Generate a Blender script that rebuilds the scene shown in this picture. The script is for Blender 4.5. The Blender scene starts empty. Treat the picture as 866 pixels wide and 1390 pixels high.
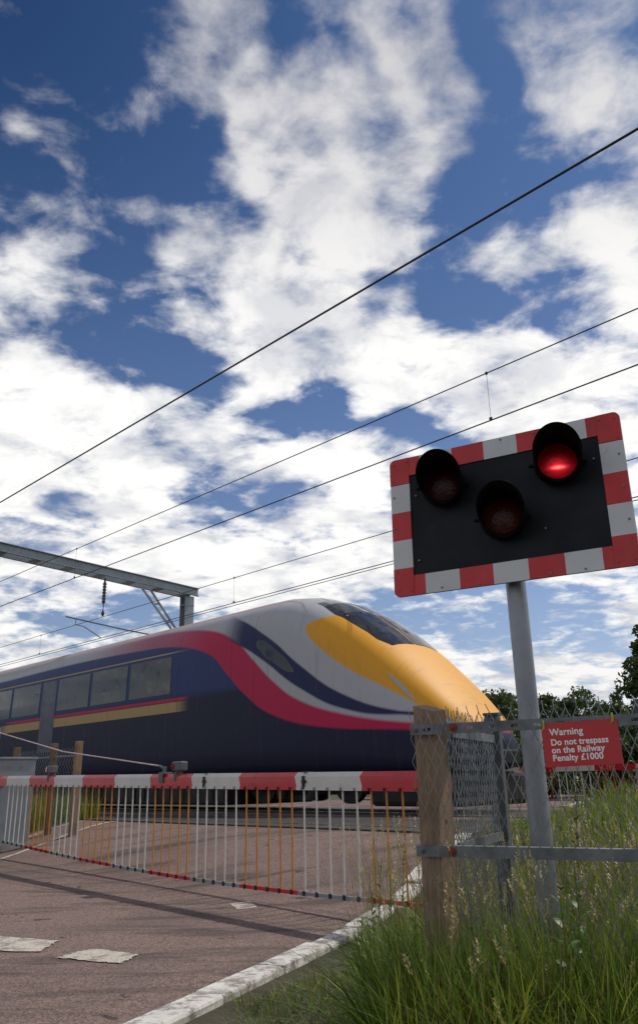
import bpy, math, random
import numpy as np
from mathutils import Vector, Matrix
random.seed(7); rng = np.random.default_rng(11)
SC = bpy.context.scene; COL = SC.collection

# ------------------------------------------------------------------ camera
FPX, PITCH, ROLL = 1128.0, math.atan(410/1128.0), 0.02
cd = bpy.data.cameras.new('camera'); cam = bpy.data.objects.new('camera', cd); COL.objects.link(cam)
fw = Vector((0, math.cos(PITCH), math.sin(PITCH))); up = Vector((0, -math.sin(PITCH), math.cos(PITCH))); rt = Vector((1, 0, 0))
ir = rt*math.cos(ROLL) - up*math.sin(ROLL); iu = up*math.cos(ROLL) + rt*math.sin(ROLL)
M = Matrix((ir, iu, -fw)).transposed().to_4x4(); M.translation = (0, 0, 1.0)
cam.matrix_world = M
cd.sensor_fit = 'VERTICAL'; cd.sensor_height = 36; cd.lens = FPX/1390*36; cd.shift_y = -45/1390
cd.clip_start = 0.05; cd.clip_end = 5000
cd.dof.use_dof = False
SC.camera = cam

# ------------------------------------------------------------------ light and sky
SUN_EL, SUN_AZ = math.radians(54), math.atan2(0.86, 0.51)      # azimuth measured from +Y towards +X
SKY = 0.1
sun_dir = Vector((math.sin(SUN_AZ)*math.cos(SUN_EL), math.cos(SUN_AZ)*math.cos(SUN_EL), math.sin(SUN_EL)))
sd = bpy.data.lights.new('sun', 'SUN'); sd.energy = 2.7; sd.angle = math.radians(0.6); sd.color = (1, .94, .86)
so = bpy.data.objects.new('sun', sd); COL.objects.link(so); so.rotation_euler = sun_dir.to_track_quat('Z', 'Y').to_euler()
so.location = (20, 10, 40)
SC.view_settings.view_transform = 'Standard'; SC.view_settings.look = 'None'
SC.view_settings.exposure = 0.0; SC.view_settings.gamma = 1.0; SC.view_settings.use_curve_mapping = False

W = bpy.data.worlds.new('World'); SC.world = W; W.use_nodes = True
wt = W.node_tree; wt.nodes.clear()
class NT:
    """tiny node-building helper"""
    def __init__(s, nt): s.nt = nt
    def n(s, t, **k):
        o = s.nt.nodes.new(t)
        for a, b in k.items(): setattr(o, a, b)
        return o
    def link(s, a, b): s.nt.links.new(a, b)
    def put(s, sock, v):
        if isinstance(v, bpy.types.NodeSocket): s.link(v, sock)
        elif v is not None: sock.default_value = v
    def math(s, op, a, b=None, c=None, clamp=False):
        o = s.n('ShaderNodeMath', operation=op); o.use_clamp = clamp
        for i, v in enumerate((a, b, c)): s.put(o.inputs[i], v)
        return o.outputs[0]
    def mix(s, f, a, b, bt='MIX'):
        o = s.n('ShaderNodeMix', data_type='RGBA', blend_type=bt)
        s.put(o.inputs[0], f); s.put(o.inputs[6], a); s.put(o.inputs[7], b)
        return o.outputs[2]
    def noise(s, vec, scale, detail=4, rough=.55, dist=0):
        o = s.n('ShaderNodeTexNoise'); s.put(o.inputs['Vector'], vec)
        o.inputs['Scale'].default_value = scale; o.inputs['Detail'].default_value = detail
        o.inputs['Roughness'].default_value = rough; o.inputs['Distortion'].default_value = dist
        return o.outputs['Fac']
    def ss(s, v, a, b, lo=0, hi=1):
        o = s.n('ShaderNodeMapRange', interpolation_type='SMOOTHSTEP'); s.put(o.inputs[0], v)
        for i, q in ((1, a), (2, b), (3, lo), (4, hi)): s.put(o.inputs[i], q)
        return o.outputs[0]
    def lin(s, v, a, b, lo=0, hi=1):
        o = s.n('ShaderNodeMapRange'); s.put(o.inputs[0], v)
        for i, q in ((1, a), (2, b), (3, lo), (4, hi)): s.put(o.inputs[i], q)
        return o.outputs[0]
    def comb(s, x, y, z):
        o = s.n('ShaderNodeCombineXYZ')
        for i, v in enumerate((x, y, z)): s.put(o.inputs[i], v)
        return o.outputs[0]
    def sep(s, v):
        o = s.n('ShaderNodeSeparateXYZ'); s.link(v, o.inputs[0]); return o.outputs
    def dot(s, v, c):
        o = s.n('ShaderNodeVectorMath', operation='DOT_PRODUCT'); s.link(v, o.inputs[0]); o.inputs[1].default_value = c; return o.outputs['Value']

w = NT(wt)
dirv = w.n('ShaderNodeTexCoord').outputs['Generated']
skyn = w.n('ShaderNodeTexSky', sky_type='NISHITA'); skyn.sun_disc = False
skyn.sun_elevation = SUN_EL; skyn.sun_rotation = SUN_AZ
skyn.altitude = 200; skyn.air_density = 1.0; skyn.dust_density = 0.6; skyn.ozone_density = 2.5
dx, dy, dz = w.sep(dirv)
# where the real clouds stand: bearings on a map fixed to the sky (a = across, b = up, tangent plane at the main bearing)
dF = w.math('MAXIMUM', w.dot(dirv, fw), 0.12)
ca = w.math('DIVIDE', w.dot(dirv, ir), dF); cb = w.math('DIVIDE', w.dot(dirv, iu), dF)
# clouds lie on a layer overhead: perspective coordinates for their texture
zz = w.math('ADD', w.math('MAXIMUM', dz, 0.0), 0.16)
lx = w.math('DIVIDE', dx, zz); ly = w.math('DIVIDE', dy, zz)
layer = w.comb(lx, ly, 0.0)
wn = w.n('ShaderNodeTexNoise'); w.link(layer, wn.inputs['Vector']); wn.inputs['Scale'].default_value = 2.2; wn.inputs['Detail'].default_value = 5
wv = w.n('ShaderNodeVectorMath', operation='SUBTRACT'); w.link(wn.outputs['Color'], wv.inputs[0]); wv.inputs[1].default_value = (.5, .5, .5)
ws = w.n('ShaderNodeVectorMath', operation='SCALE'); w.link(wv.outputs[0], ws.inputs[0]); ws.inputs['Scale'].default_value = 0.24
mapv = w.comb(ca, cb, 0.0)
wa = w.n('ShaderNodeVectorMath', operation='ADD'); w.link(mapv, wa.inputs[0]); w.link(ws.outputs[0], wa.inputs[1])
mapw = wa.outputs[0]
BL = [  # x, y, rx, ry, rotation, weight   (positive: cloud, negative: open blue)
 (30,120,190,250,0,-1.15),(190,30,90,70,0,-.7),(205,225,120,60,25,-.9),(270,300,110,45,-38,-.9),(80,245,130,60,0,-.7),
 (165,385,70,110,0,-.9),(175,455,110,60,10,-.8),(260,470,60,110,-20,-.9),(305,560,110,80,-20,-1.0),(430,500,45,140,8,-1.0),
 (300,170,22,60,0,-.7),(368,235,30,60,0,-.7),(430,560,70,60,0,-.6),(325,690,110,50,-15,-1.0),(250,705,60,30,0,-.5),
 (500,70,25,70,20,-.8),(505,185,45,40,0,-.8),(645,90,40,130,5,-.9),(700,225,110,80,0,-.9),(600,310,60,90,0,-.9),
 (640,390,130,40,-10,-.8),(815,235,90,50,-25,-.8),(790,400,70,60,0,-.8),(560,620,60,30,-40,-.8),(585,600,40,30,0,-.5),(760,60,40,60,0,-.5),
 (130,845,110,45,0,-.8),(720,850,210,50,0,-.75),(20,790,60,25,0,-.6),(480,880,90,60,0,-.5),(80,680,35,25,0,-.6),
 (400,110,200,150,0,.5),(430,300,150,150,0,.8),(330,420,110,140,20,.8),(560,490,190,100,0,.8),(560,110,100,120,0,.6),
 (770,130,80,150,0,.55),(830,320,90,80,0,.8),(690,325,80,35,-10,.8),(50,360,100,90,20,.9),(140,285,80,35,-20,.6),
 (110,600,240,120,0,1.0),(250,610,110,60,0,.6),(100,510,130,60,0,.4),(430,690,110,80,0,1.0),(700,500,220,90,0,.9),
 (230,770,260,55,0,1.0),(560,770,250,60,0,.8),(60,870,110,25,0,.7),(760,915,260,40,0,.7),(20,940,160,40,0,.6),
 (310,45,35,70,-20,-.7),(410,20,40,50,0,-.6),(560,40,30,60,15,-.6),(430,215,35,50,30,-.6),(330,330,35,30,0,-.5),(250,140,40,25,0,-.6),(520,390,35,30,0,-.4),(850,60,40,60,0,-.5),(610,560,60,25,-20,-.4),(180,560,40,18,0,-.4),(70,450,60,22,10,-.5),
 (30,190,40,70,20,.55),(120,190,40,60,-20,.45),(620,200,60,120,0,.35),(370,500,60,60,0,.5),(760,620,160,90,0,.5)]
acc = None
for (x, y, rx, ry, ro, wg) in BL:
    mp = w.n('ShaderNodeMapping', vector_type='TEXTURE'); w.link(mapw, mp.inputs[0])
    mp.inputs['Location'].default_value = ((x-433)/FPX, (650-y)/FPX, 0)
    mp.inputs['Rotation'].default_value = (0, 0, math.radians(ro))
    mp.inputs['Scale'].default_value = (rx/FPX*1.25, ry/FPX*1.25, 1)
    g = w.n('ShaderNodeTexGradient', gradient_type='SPHERICAL'); w.link(mp.outputs[0], g.inputs[0])
    g2 = w.math('SMOOTH_MIN', w.math('MULTIPLY', g.outputs['Fac'], 1.5), 1.0, 0.3)
    acc = w.math('MULTIPLY', g2, wg) if acc is None else w.math('MULTIPLY_ADD', g2, wg, acc)
acc = w.math('MAXIMUM', w.math('MINIMUM', acc, 1.0), -1.0)
front = w.ss(w.dot(dirv, fw), 0.1, 0.45)
acc = w.math('MULTIPLY', acc, front)
n1 = w.noise(layer, 2.6, 12, .62, .35)
n2 = w.noise(layer, 7.5, 9, .58, .35)
n3 = w.noise(layer, 16, 5, .55, .2)
nn = w.math('ADD', w.math('ADD', w.math('MULTIPLY', n1, .36), w.math('MULTIPLY', n2, .46)), w.math('MULTIPLY', n3, .17))
dens = w.math('ADD', w.math('MULTIPLY_ADD', w.math('SUBTRACT', nn, .5), 5.6, .13), w.math('MULTIPLY', acc, .60))
cover = w.math('POWER', w.ss(dens, -.36, w.lin(dz, .42, .80, .50, .92)), .9)
# cloud light: thick parts slightly grey, thin edges translucent, greyer overhead
sh = w.noise(layer, 4.2, 10, .62, .3)
bell = w.ss(sh, .38, .56)
ccol = w.mix(bell, (6.3, 6.5, 7.1, 1), (10.3, 10.2, 10.0, 1))
thick = w.ss(dens, .15, .9)
ccol = w.mix(w.math('MULTIPLY', thick, .40), ccol, (10.6, 10.5, 10.2, 1))
hi = w.ss(dz, .42, .80)
ccol = w.mix(hi, ccol, (.62, .62, .66, 1), 'MULTIPLY')
low = w.ss(dz, .02, .22, 1, 0)
ccol = w.mix(w.math('MULTIPLY', low, .7), ccol, (.80, .80, .82, 1), 'MULTIPLY')
# deep clear blue of polarised air, darker away from the sun overhead
tint = w.mix(w.ss(dz, .05, .75), (.92, .86, .92, 1), (.36, .52, .70, 1))
azl = w.ss(ca, -.42, .10)
tint = w.mix(w.math('MULTIPLY', w.math('SUBTRACT', 1.0, azl), hi), tint, (.52, .60, .68, 1), 'MULTIPLY')
skyc = w.mix(1.0, skyn.outputs[0], tint, 'MULTIPLY')
final = w.mix(cover, skyc, ccol)
bg = w.n('ShaderNodeBackground'); w.link(final, bg.inputs[0]); bg.inputs[1].default_value = SKY
w.link(bg.outputs[0], w.n('ShaderNodeOutputWorld').inputs[0])

# ------------------------------------------------------------------ frames of reference
U = Vector((-.68321, .73022, 0)); N = Vector((.73022, .68321, 0))      # along the railway (away, left) and across it
D = Vector((.38, .925, 0)).normalized(); LAT = Vector((D.y, -D.x, 0))     # along the road and across it
def UN(s, p, z=0): return U*s + N*p + Vector((0, 0, z))
def LP(l, p, z=None):
    a = np.array([[LAT.x, LAT.y], [N.x, N.y]]); x = np.linalg.solve(a, np.array([l, p]))
    return Vector((x[0], x[1], gz(p) if z is None else z))
def gz(p):
    t = min(max((p-4.6)/3.2, 0), 1); return .42*t*t*(3-2*t)

# ------------------------------------------------------------------ materials
MATS = {}
def mat(name, col, rough=.6, metal=0, var=.12, scale=6, bump=0, bscale=60, spec=.5, coat=0, dirt=None, island=0):
    if name in MATS: return MATS[name]
    m = bpy.data.materials.new(name); m.use_nodes = True; t = NT(m.node_tree); t.nt.nodes.clear()
    b = t.n('ShaderNodeBsdfPrincipled'); o = t.n('ShaderNodeOutputMaterial'); t.link(b.outputs[0], o.inputs[0])
    co = t.n('ShaderNodeTexCoord').outputs['Object']
    f = t.noise(co, scale, 6, .6)
    c0 = tuple(max(0, v*(1-var*1.6)) for v in col)+(1,); c1 = tuple(min(1, v*(1+var*1.6)) for v in col)+(1,)
    c = t.mix(t.lin(f, .25, .75), c0, c1)
    if dirt:
        df = t.noise(co, dirt[1], 8, .7, .4)
        c = t.mix(t.math('MULTIPLY', t.ss(df, dirt[2], dirt[2]+.16), dirt[3]), c, dirt[0]+(1,))
    if island:
        gi = t.n('ShaderNodeNewGeometry'); r = gi.outputs['Random Per Island']
        h = t.n('ShaderNodeHueSaturation'); t.put(h.inputs['Color'], c)
        t.put(h.inputs['Value'], t.lin(r, 0, 1, 1-island, 1+island)); t.put(h.inputs['Hue'], t.lin(r, 0, 1, .5-.035*island*2, .5+.02))
        c = h.outputs[0]
    t.put(b.inputs['Base Color'], c)
    b.inputs['Metallic'].default_value = metal
    t.put(b.inputs['Roughness'], t.lin(t.noise(co, scale*2.3, 5), .3, .7, max(.02, rough-.1), min(1, rough+.1)))
    b.inputs['Specular IOR Level'].default_value = spec; b.inputs['Coat Weight'].default_value = coat
    if bump:
        bp = t.n('ShaderNodeBump'); bp.inputs['Strength'].default_value = bump; bp.inputs['Distance'].default_value = .01
        t.link(t.noise(co, bscale, 6, .65), bp.inputs['Height']); t.link(bp.outputs[0], b.inputs['Normal'])
    m['bsdf'] = b.name
    MATS[name] = m; return m
def leafmat(name, col, trans=.35, island=.45, scale=1.0, rough=.5):
    m = mat(name, col, rough, var=.25, scale=scale, island=island)
    t = NT(m.node_tree); b = m.node_tree.nodes[m['bsdf']]
    o = [x for x in m.node_tree.nodes if x.type == 'OUTPUT_MATERIAL'][0]
    tr = t.n('ShaderNodeBsdfTranslucent')
    src = b.inputs['Base Color'].links[0].from_socket; 
    t.link(t.mix(1.0, src, (1.25, 1.35, .6, 1), 'MULTIPLY'), tr.inputs[0])
    mx = t.n('ShaderNodeMixShader'); mx.inputs[0].default_value = trans
    t.link(b.outputs[0], mx.inputs[1]); t.link(tr.outputs[0], mx.inputs[2]); t.link(mx.outputs[0], o.inputs[0]); return m

GALV = mat('galvanised_steel', (.34, .36, .37), .50, .55, .22, 9, .12, 90, dirt=((.16, .15, .14), 5, .56, .6))
GALVD = mat('weathered_steel', (.20, .22, .235), .6, .3, .25, 12, .2, 120, dirt=((.12, .085, .06), 14, .58, .6))
WIREM = mat('wire_steel', (.24, .26, .27), .35, .6, .3, 20)
RAILG = mat('fence_rail_steel', (.16, .172, .178), .55, .4, .3, 9, .15, 90, dirt=((.06, .055, .05), 7, .54, .6))
POSTG = mat('fence_post_steel', (.085, .092, .095), .65, .3, .25, 6, .2, 60, dirt=((.13, .12, .10), 9, .56, .5))
WOOD = None
BLACK = mat('black_paint', (.012, .012, .013), .5, 0, .3, 10)
BLACKG = mat('backing_board_paint', (.010, .013, .016), .5, 0, .3, 3.5, spec=.18, dirt=((.022, .026, .030), 2.2, .56, .45))
REDR = mat('retroreflective_red', (.55, .018, .020), .38, 0, .12, 5, dirt=((.26, .05, .045), 7, .6, .5))
WHITER = mat('retroreflective_white', (.60, .61, .60), .42, 0, .07, 3, dirt=((.32, .32, .31), 6, .60, .5))
BRED = mat('boom_red', (.50, .012, .022), .32, 0, .1, 4, coat=.2, dirt=((.22, .02, .02), 9, .62, .5))
BWHITE = mat('boom_white', (.62, .60, .56), .42, 0, .06, 4, dirt=((.36, .34, .31), 6, .58, .6))
ORANGE = mat('rod_orange', (.60, .24, .02), .45, 0, .12, 8, dirt=((.28, .12, .04), 12, .6, .6))
RODW = mat('rod_white', (.66, .64, .58), .45, 0, .08, 8, dirt=((.35, .30, .26), 12, .6, .6))
BAGREY = mat('rail_grey', (.27, .28, .29), .55, .3, .15, 10, dirt=((.10, .09, .08), 12, .58, .6))
RUBBER = mat('black_rubber', (.018, .018, .018), .7, 0, .3, 10)
RAILST = mat('rail_steel', (.22, .17, .14), .45, .6, .25, 8)
RAILTOP = mat('rail_head', (.55, .52, .50), .25, .9, .1, 8)
CONC = mat('concrete', (.30, .285, .26), .85, 0, .2, 4, .3, 40, dirt=((.14, .13, .12), 3, .55, .6))
BALL = mat('ballast', (.17, .145, .125), .95, 0, .5, 30, 1.0, 28)
SIGNRED = mat('sign_red', (.52, .010, .016), .38, 0, .05, 3, coat=.15)
SIGNW = mat('sign_lettering', (.95, .93, .90), .5, 0, .03, 3)
YEL = mat('train_yellow', (.80, .40, .03), .3, 0, .06, 2)
GLASS = mat('train_glass', (.008, .009, .011), .07, 0, .1, 2, spec=.5)
TDARK = mat('underframe', (.014, .013, .014), .75, 0, .4, 3)
CAB = mat('cabinet_grey', (.22, .25, .26), .5, .2, .1, 2, dirt=((.12, .12, .11), 3, .55, .5))
CREAM = mat('cream_label', (.62, .56, .38), .6)

def woodmat(name, c0, c1):
    m = bpy.data.materials.new(name); m.use_nodes = True; t = NT(m.node_tree); b = m.node_tree.nodes['Principled BSDF']
    co = t.n('ShaderNodeTexCoord').outputs['Object']
    mp = t.n('ShaderNodeMapping'); t.link(co, mp.inputs[0]); mp.inputs['Scale'].default_value = (1, 1, .06)
    g = t.noise(mp.outputs[0], 90, 6, .6, .6); k = t.noise(co, 4, 5, .6)
    c = t.mix(t.lin(g, .3, .7), c0+(1,), c1+(1,))
    c = t.mix(t.math('MULTIPLY', t.ss(k, .48, .68), .7), c, (c0[0]*.7, c0[1]*.72, c0[2]*.78, 1))
    wv = t.n('ShaderNodeTexVoronoi'); t.link(co, wv.inputs['Vector']); wv.inputs['Scale'].default_value = 7
    c = t.mix(t.math('MULTIPLY', t.ss(wv.outputs['Distance'], .10, .03), .8), c, (.05, .025, .012, 1))
    t.put(b.inputs['Base Color'], c); b.inputs['Roughness'].default_value = .8
    bp = t.n('ShaderNodeBump'); bp.inputs['Strength'].default_value = .5; bp.inputs['Distance'].default_value = .004
    t.link(g, bp.inputs['Height']); t.link(bp.outputs[0], b.inputs['Normal']); return m
WOOD = woodmat('weathered_timber', (.20, .125, .07), (.36, .24, .14))
WOODD = woodmat('dark_timber', (.12, .075, .045), (.24, .15, .09))

def roadmat():
    m = bpy.data.materials.new('asphalt'); m.use_nodes = True; t = NT(m.node_tree); b = m.node_tree.nodes['Principled BSDF']
    co = t.n('ShaderNodeTexCoord').outputs['Object']
    ag = t.n('ShaderNodeTexVoronoi'); t.link(co, ag.inputs['Vector']); ag.inputs['Scale'].default_value = 95
    agc = t.sep(ag.outputs['Color'])[0]
    c = t.mix(t.lin(agc, 0, 1), (.095, .064, .054, 1), (.26, .182, .155, 1))
    c = t.mix(t.lin(t.noise(co, 230, 3, .7), .35, .65), c, (1.3, 1.3, 1.3, 1), 'MULTIPLY')
    big = t.noise(co, .55, 7, .62, .3)
    c = t.mix(t.math('MULTIPLY', t.ss(big, .44, .66), .40), c, (.07, .056, .05, 1))
    # dark streaks from noise stretched one way across the surface
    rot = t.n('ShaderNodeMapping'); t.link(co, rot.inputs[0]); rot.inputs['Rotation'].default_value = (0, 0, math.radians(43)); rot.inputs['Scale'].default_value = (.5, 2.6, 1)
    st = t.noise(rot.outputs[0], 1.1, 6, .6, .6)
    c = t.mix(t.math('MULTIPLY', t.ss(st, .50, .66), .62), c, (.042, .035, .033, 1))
    # cracks and patched holes
    vo = t.n('ShaderNodeTexVoronoi', feature='DISTANCE_TO_EDGE'); vo.inputs['Scale'].default_value = .55
    wp = t.n('ShaderNodeVectorMath', operation='ADD'); t.link(co, wp.inputs[0])
    nz = t.n('ShaderNodeTexNoise'); t.link(co, nz.inputs['Vector']); nz.inputs['Scale'].default_value = 2.5; nz.inputs['Detail'].default_value = 6
    t.link(nz.outputs['Color'], wp.inputs[1]); t.link(wp.outputs[0], vo.inputs['Vector'])
    ck = t.math('MULTIPLY', t.ss(vo.outputs['Distance'], .006, .0), t.ss(t.noise(co, .8, 3), .50, .58))
    c = t.mix(t.math('MULTIPLY', ck, .8), c, (.025, .02, .018, 1))
    pt = t.n('ShaderNodeTexVoronoi'); t.link(wp.outputs[0], pt.inputs['Vector']); pt.inputs['Scale'].default_value = 1.6
    c = t.mix(t.math('MULTIPLY', t.ss(pt.outputs['Distance'], .10, .07), .75), c, (.03, .025, .023, 1))
    t.put(b.inputs['Base Color'], c); b.inputs['Roughness'].default_value = .88; b.inputs['Specular IOR Level'].default_value = .3
    bp = t.n('ShaderNodeBump'); bp.inputs['Strength'].default_value = .7; bp.inputs['Distance'].default_value = .006
    t.link(t.math('ADD', ag.outputs['Distance'], t.math('MULTIPLY', big, 2.0)), bp.inputs['Height']); t.link(bp.outputs[0], b.inputs['Normal'])
    return m
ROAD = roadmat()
def paintmat(name, col, wear, thr=.50):
    """road paint worn through to the asphalt"""
    m = bpy.data.materials.new(name); m.use_nodes = True; t = NT(m.node_tree); b = m.node_tree.nodes['Principled BSDF']
    co = t.n('ShaderNodeTexCoord').outputs['Object']
    c = t.mix(t.lin(t.noise(co, 12, 6), .3, .7), tuple(v*.8 for v in col)+(1,), col+(1,))
    c = t.mix(t.math('MULTIPLY', t.ss(t.noise(co, 70, 6, .7, .1), thr+.06, thr+.16), wear), c, (.12, .095, .085, 1))
    c = t.mix(t.math('MULTIPLY', t.ss(t.noise(co, 7, 9, .8, .4), .47, .58), .8), c, (.16, .12, .105, 1))
    t.put(b.inputs['Base Color'], c); b.inputs['Roughness'].default_value = .8
    bp = t.n('ShaderNodeBump'); bp.inputs['Strength'].default_value = .35; bp.inputs['Distance'].default_value = .002
    t.link(t.noise(co, 110, 5, .7), bp.inputs['Height']); t.link(bp.outputs[0], b.inputs['Normal']); return m
PAINT = paintmat('road_paint', (.60, .54, .45), .85, .47)
KERBP = paintmat('kerb_paint', (.72, .69, .63), .6, .55)
def groundmat():
    m = bpy.data.materials.new('verge_soil'); m.use_nodes = True; t = NT(m.node_tree); b = m.node_tree.nodes['Principled BSDF']
    co = t.n('ShaderNodeTexCoord').outputs['Object']
    c = t.mix(t.ss(t.noise(co, .9, 7, .6), .38, .6), (.032, .030, .016, 1), (.075, .066, .036, 1))
    c = t.mix(t.math('MULTIPLY', t.ss(t.noise(co, 22, 6, .7), .5, .62), .6), c, (.085, .065, .042, 1))
    t.put(b.inputs['Base Color'], c); b.inputs['Roughness'].default_value = .95
    bp = t.n('ShaderNodeBump'); bp.inputs['Strength'].default_value = .9; bp.inputs['Distance'].default_value = .03
    t.link(t.noise(co, 18, 8, .7), bp.inputs['Height']); t.link(bp.outputs[0], b.inputs['Normal']); return m
SOIL = groundmat()

# ------------------------------------------------------------------ mesh helpers
class MB:
    def __init__(s): s.v = []; s.f = []; s.mi = []; s.sm = []
    def add(s, vs, fs, mi=0, sm=False):
        o = len(s.v); s.v += [tuple(v) for v in vs]; s.f += [tuple(o+i for i in f) for f in fs]; s.mi += [mi]*len(fs); s.sm += [sm]*len(fs); return s
    def box(s, c, half, ax=None, mi=0, bev=0):
        ax = ax or (Vector((1, 0, 0)), Vector((0, 1, 0)), Vector((0, 0, 1)))
        c = Vector(c); h = half
        if not bev:
            vs = [c + ax[0]*h[0]*i + ax[1]*h[1]*j + ax[2]*h[2]*k for i in (-1, 1) for j in (-1, 1) for k in (-1, 1)]
            return s.add(vs, [(0, 1, 3, 2), (4, 6, 7, 5), (0, 4, 5, 1), (2, 3, 7, 6), (0, 2, 6, 4), (1, 5, 7, 3)], mi)
        import bmesh
        bm = bmesh.new(); bmesh.ops.create_cube(bm, size=2)
        for v in bm.verts: v.co = Vector((v.co.x*h[0], v.co.y*h[1], v.co.z*h[2]))
        bmesh.ops.bevel(bm, geom=bm.edges[:], offset=bev, segments=2, affect='EDGES', profile=.5)
        bm.verts.index_update()
        vs = [c + ax[0]*v.co.x + ax[1]*v.co.y + ax[2]*v.co.z for v in bm.verts]
        s.add(vs, [[v.index for v in f.verts] for f in bm.faces], mi); bm.free(); return s
    def tube(s, pts, r, n=8, mi=0, cap=True, sm=True):
        pts = [Vector(p) for p in pts]; R = r if isinstance(r, (list, tuple)) else [r]*len(pts)
        vs = []; ref = None
        for i, p in enumerate(pts):
            d = (pts[min(i+1, len(pts)-1)] - pts[max(i-1, 0)]).normalized()
            if ref is None: ref = Vector((0, 0, 1)) if abs(d.z) < .9 else Vector((1, 0, 0))
            a = d.cross(ref).normalized(); b = a.cross(d).normalized(); ref = b
            vs += [p + (a*math.cos(2*math.pi*k/n) + b*math.sin(2*math.pi*k/n))*R[i] for k in range(n)]
        fs = [(i*n+k, i*n+(k+1) % n, (i+1)*n+(k+1) % n, (i+1)*n+k) for i in range(len(pts)-1) for k in range(n)]
        s.add(vs, fs, mi, sm)
        if cap: s.add(vs[:n], [tuple(range(n))], mi); s.add(vs[-n:], [tuple(reversed(range(n)))], mi)
        return s
    def prism(s, prof, o, a, b, d, mi=0, sm=False):
        """polygon prof (in axes a, b) at o, extruded by the vector d"""
        o = Vector(o); n = len(prof)
        p0 = [o + a*x + b*y for x, y in prof]; p1 = [p + d for p in p0]
        s.add(p0+p1, [(i, (i+1) % n, n+(i+1) % n, n+i) for i in range(n)], mi, sm)
        s.add(p0, [tuple(reversed(range(n)))], mi); s.add(p1, [tuple(range(n))], mi); return s
    def build(s, name, mats, parent=None, origin=None):
        me = bpy.data.meshes.new(name); o0 = Vector(origin) if origin is not None else Vector((0, 0, 0))
        me.from_pydata([tuple(Vector(v)-o0) for v in s.v], [], s.f)
        for m in (mats if isinstance(mats, (list, tuple)) else [mats]): me.materials.append(m)
        me.polygons.foreach_set('material_index', s.mi); me.polygons.foreach_set('use_smooth', s.sm); me.update()
        o = bpy.data.objects.new(name, me); COL.objects.link(o); o.location = o0
        if parent: o.parent = parent
        return o
def tag(o, label=None, cat=None, group=None, kind=None):
    if label: o['label'] = label
    if cat: o['category'] = cat
    if group: o['group'] = group
    if kind: o['kind'] = kind
    return o
def empty(name, loc, label, cat, group=None, rz=0):
    o = bpy.data.objects.new(name, None); COL.objects.link(o); o.location = loc; o.rotation_euler = (0, 0, rz)
    o.empty_display_size = .1
    return tag(o, label, cat, group)
def copy_tree(o, parent=None):
    c = o.copy(); COL.objects.link(c); c.parent = parent
    for ch in [x for x in list(bpy.data.objects) if x.parent == o]: copy_tree(ch, c)
    return c
def np_mesh(name, V, F, mats, parent=None, mi=None, smooth=False):
    me = bpy.data.meshes.new(name); k = F.shape[1]
    me.vertices.add(len(V)); me.vertices.foreach_set('co', V.astype(np.float32).ravel())
    me.loops.add(F.size); me.loops.foreach_set('vertex_index', F.astype(np.int32).ravel())
    me.polygons.add(len(F)); me.polygons.foreach_set('loop_start', np.arange(0, F.size, k, dtype=np.int32))
    for m in (mats if isinstance(mats, (list, tuple)) else [mats]): me.materials.append(m)
    if mi is not None: me.polygons.foreach_set('material_index', mi.astype(np.int32))
    if smooth: me.polygons.foreach_set('use_smooth', np.ones(len(F), dtype=bool))
    me.update(calc_edges=True)
    o = bpy.data.objects.new(name, me); COL.objects.link(o)
    if parent: o.parent = parent
    return o

# ------------------------------------------------------------------ ground, road, railway
ps = [-2500, -400, -60, -10, 0, 3, 4.6] + [4.6+3.2*i/12 for i in range(1, 13)] + [8.6, 10, 14, 20, 40, 120, 500, 3000]
ss_ = [-2500, -300, -40, -20, -10, 0, 10, 20, 30, 60, 300, 2500]
m = MB(); vs = [UN(s, p, gz(p)) for p in ps for s in ss_]; n = len(ss_)
m.add(vs, [(i*n+j, i*n+j+1, (i+1)*n+j+1, (i+1)*n+j) for i in range(len(ps)-1) for j in range(n-1)], 0, True)
tag(m.build('ground', SOIL), kind='structure')
def strip(l0, l1, p0, p1, dz, name, mt, wob=0, kind='structure'):
    m = MB(); k = max(2, int((p1-p0)/.25)) if p1-p0 < 60 else 160; vs = []
    for i in range(k+1):
        p = p0 + (p1-p0)*i/k
        for l in (l0, l1):
            q = LP(l + (random.uniform(-wob, wob) if wob else 0), p); q.z += dz; vs.append(q)
    m.add(vs, [(2*i, 2*i+1, 2*i+3, 2*i+2) for i in range(k)], 0, False)
    o = m.build(name, mt); 
    if kind: tag(o, kind=kind)
    return o
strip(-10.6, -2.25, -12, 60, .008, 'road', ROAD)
# painted lines: left carriageway edge, footpath edge
strip(-9.02, -8.92, 4.0, 7.9, .014, 'road_marking', PAINT, .006)
strip(-8.98, -8.88, 7.9, 15.0, .014, 'road_marking', PAINT, .006)
strip(-9.85, -9.77, 5.6, 8.0, .014, 'road_marking', PAINT, .006)
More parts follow.
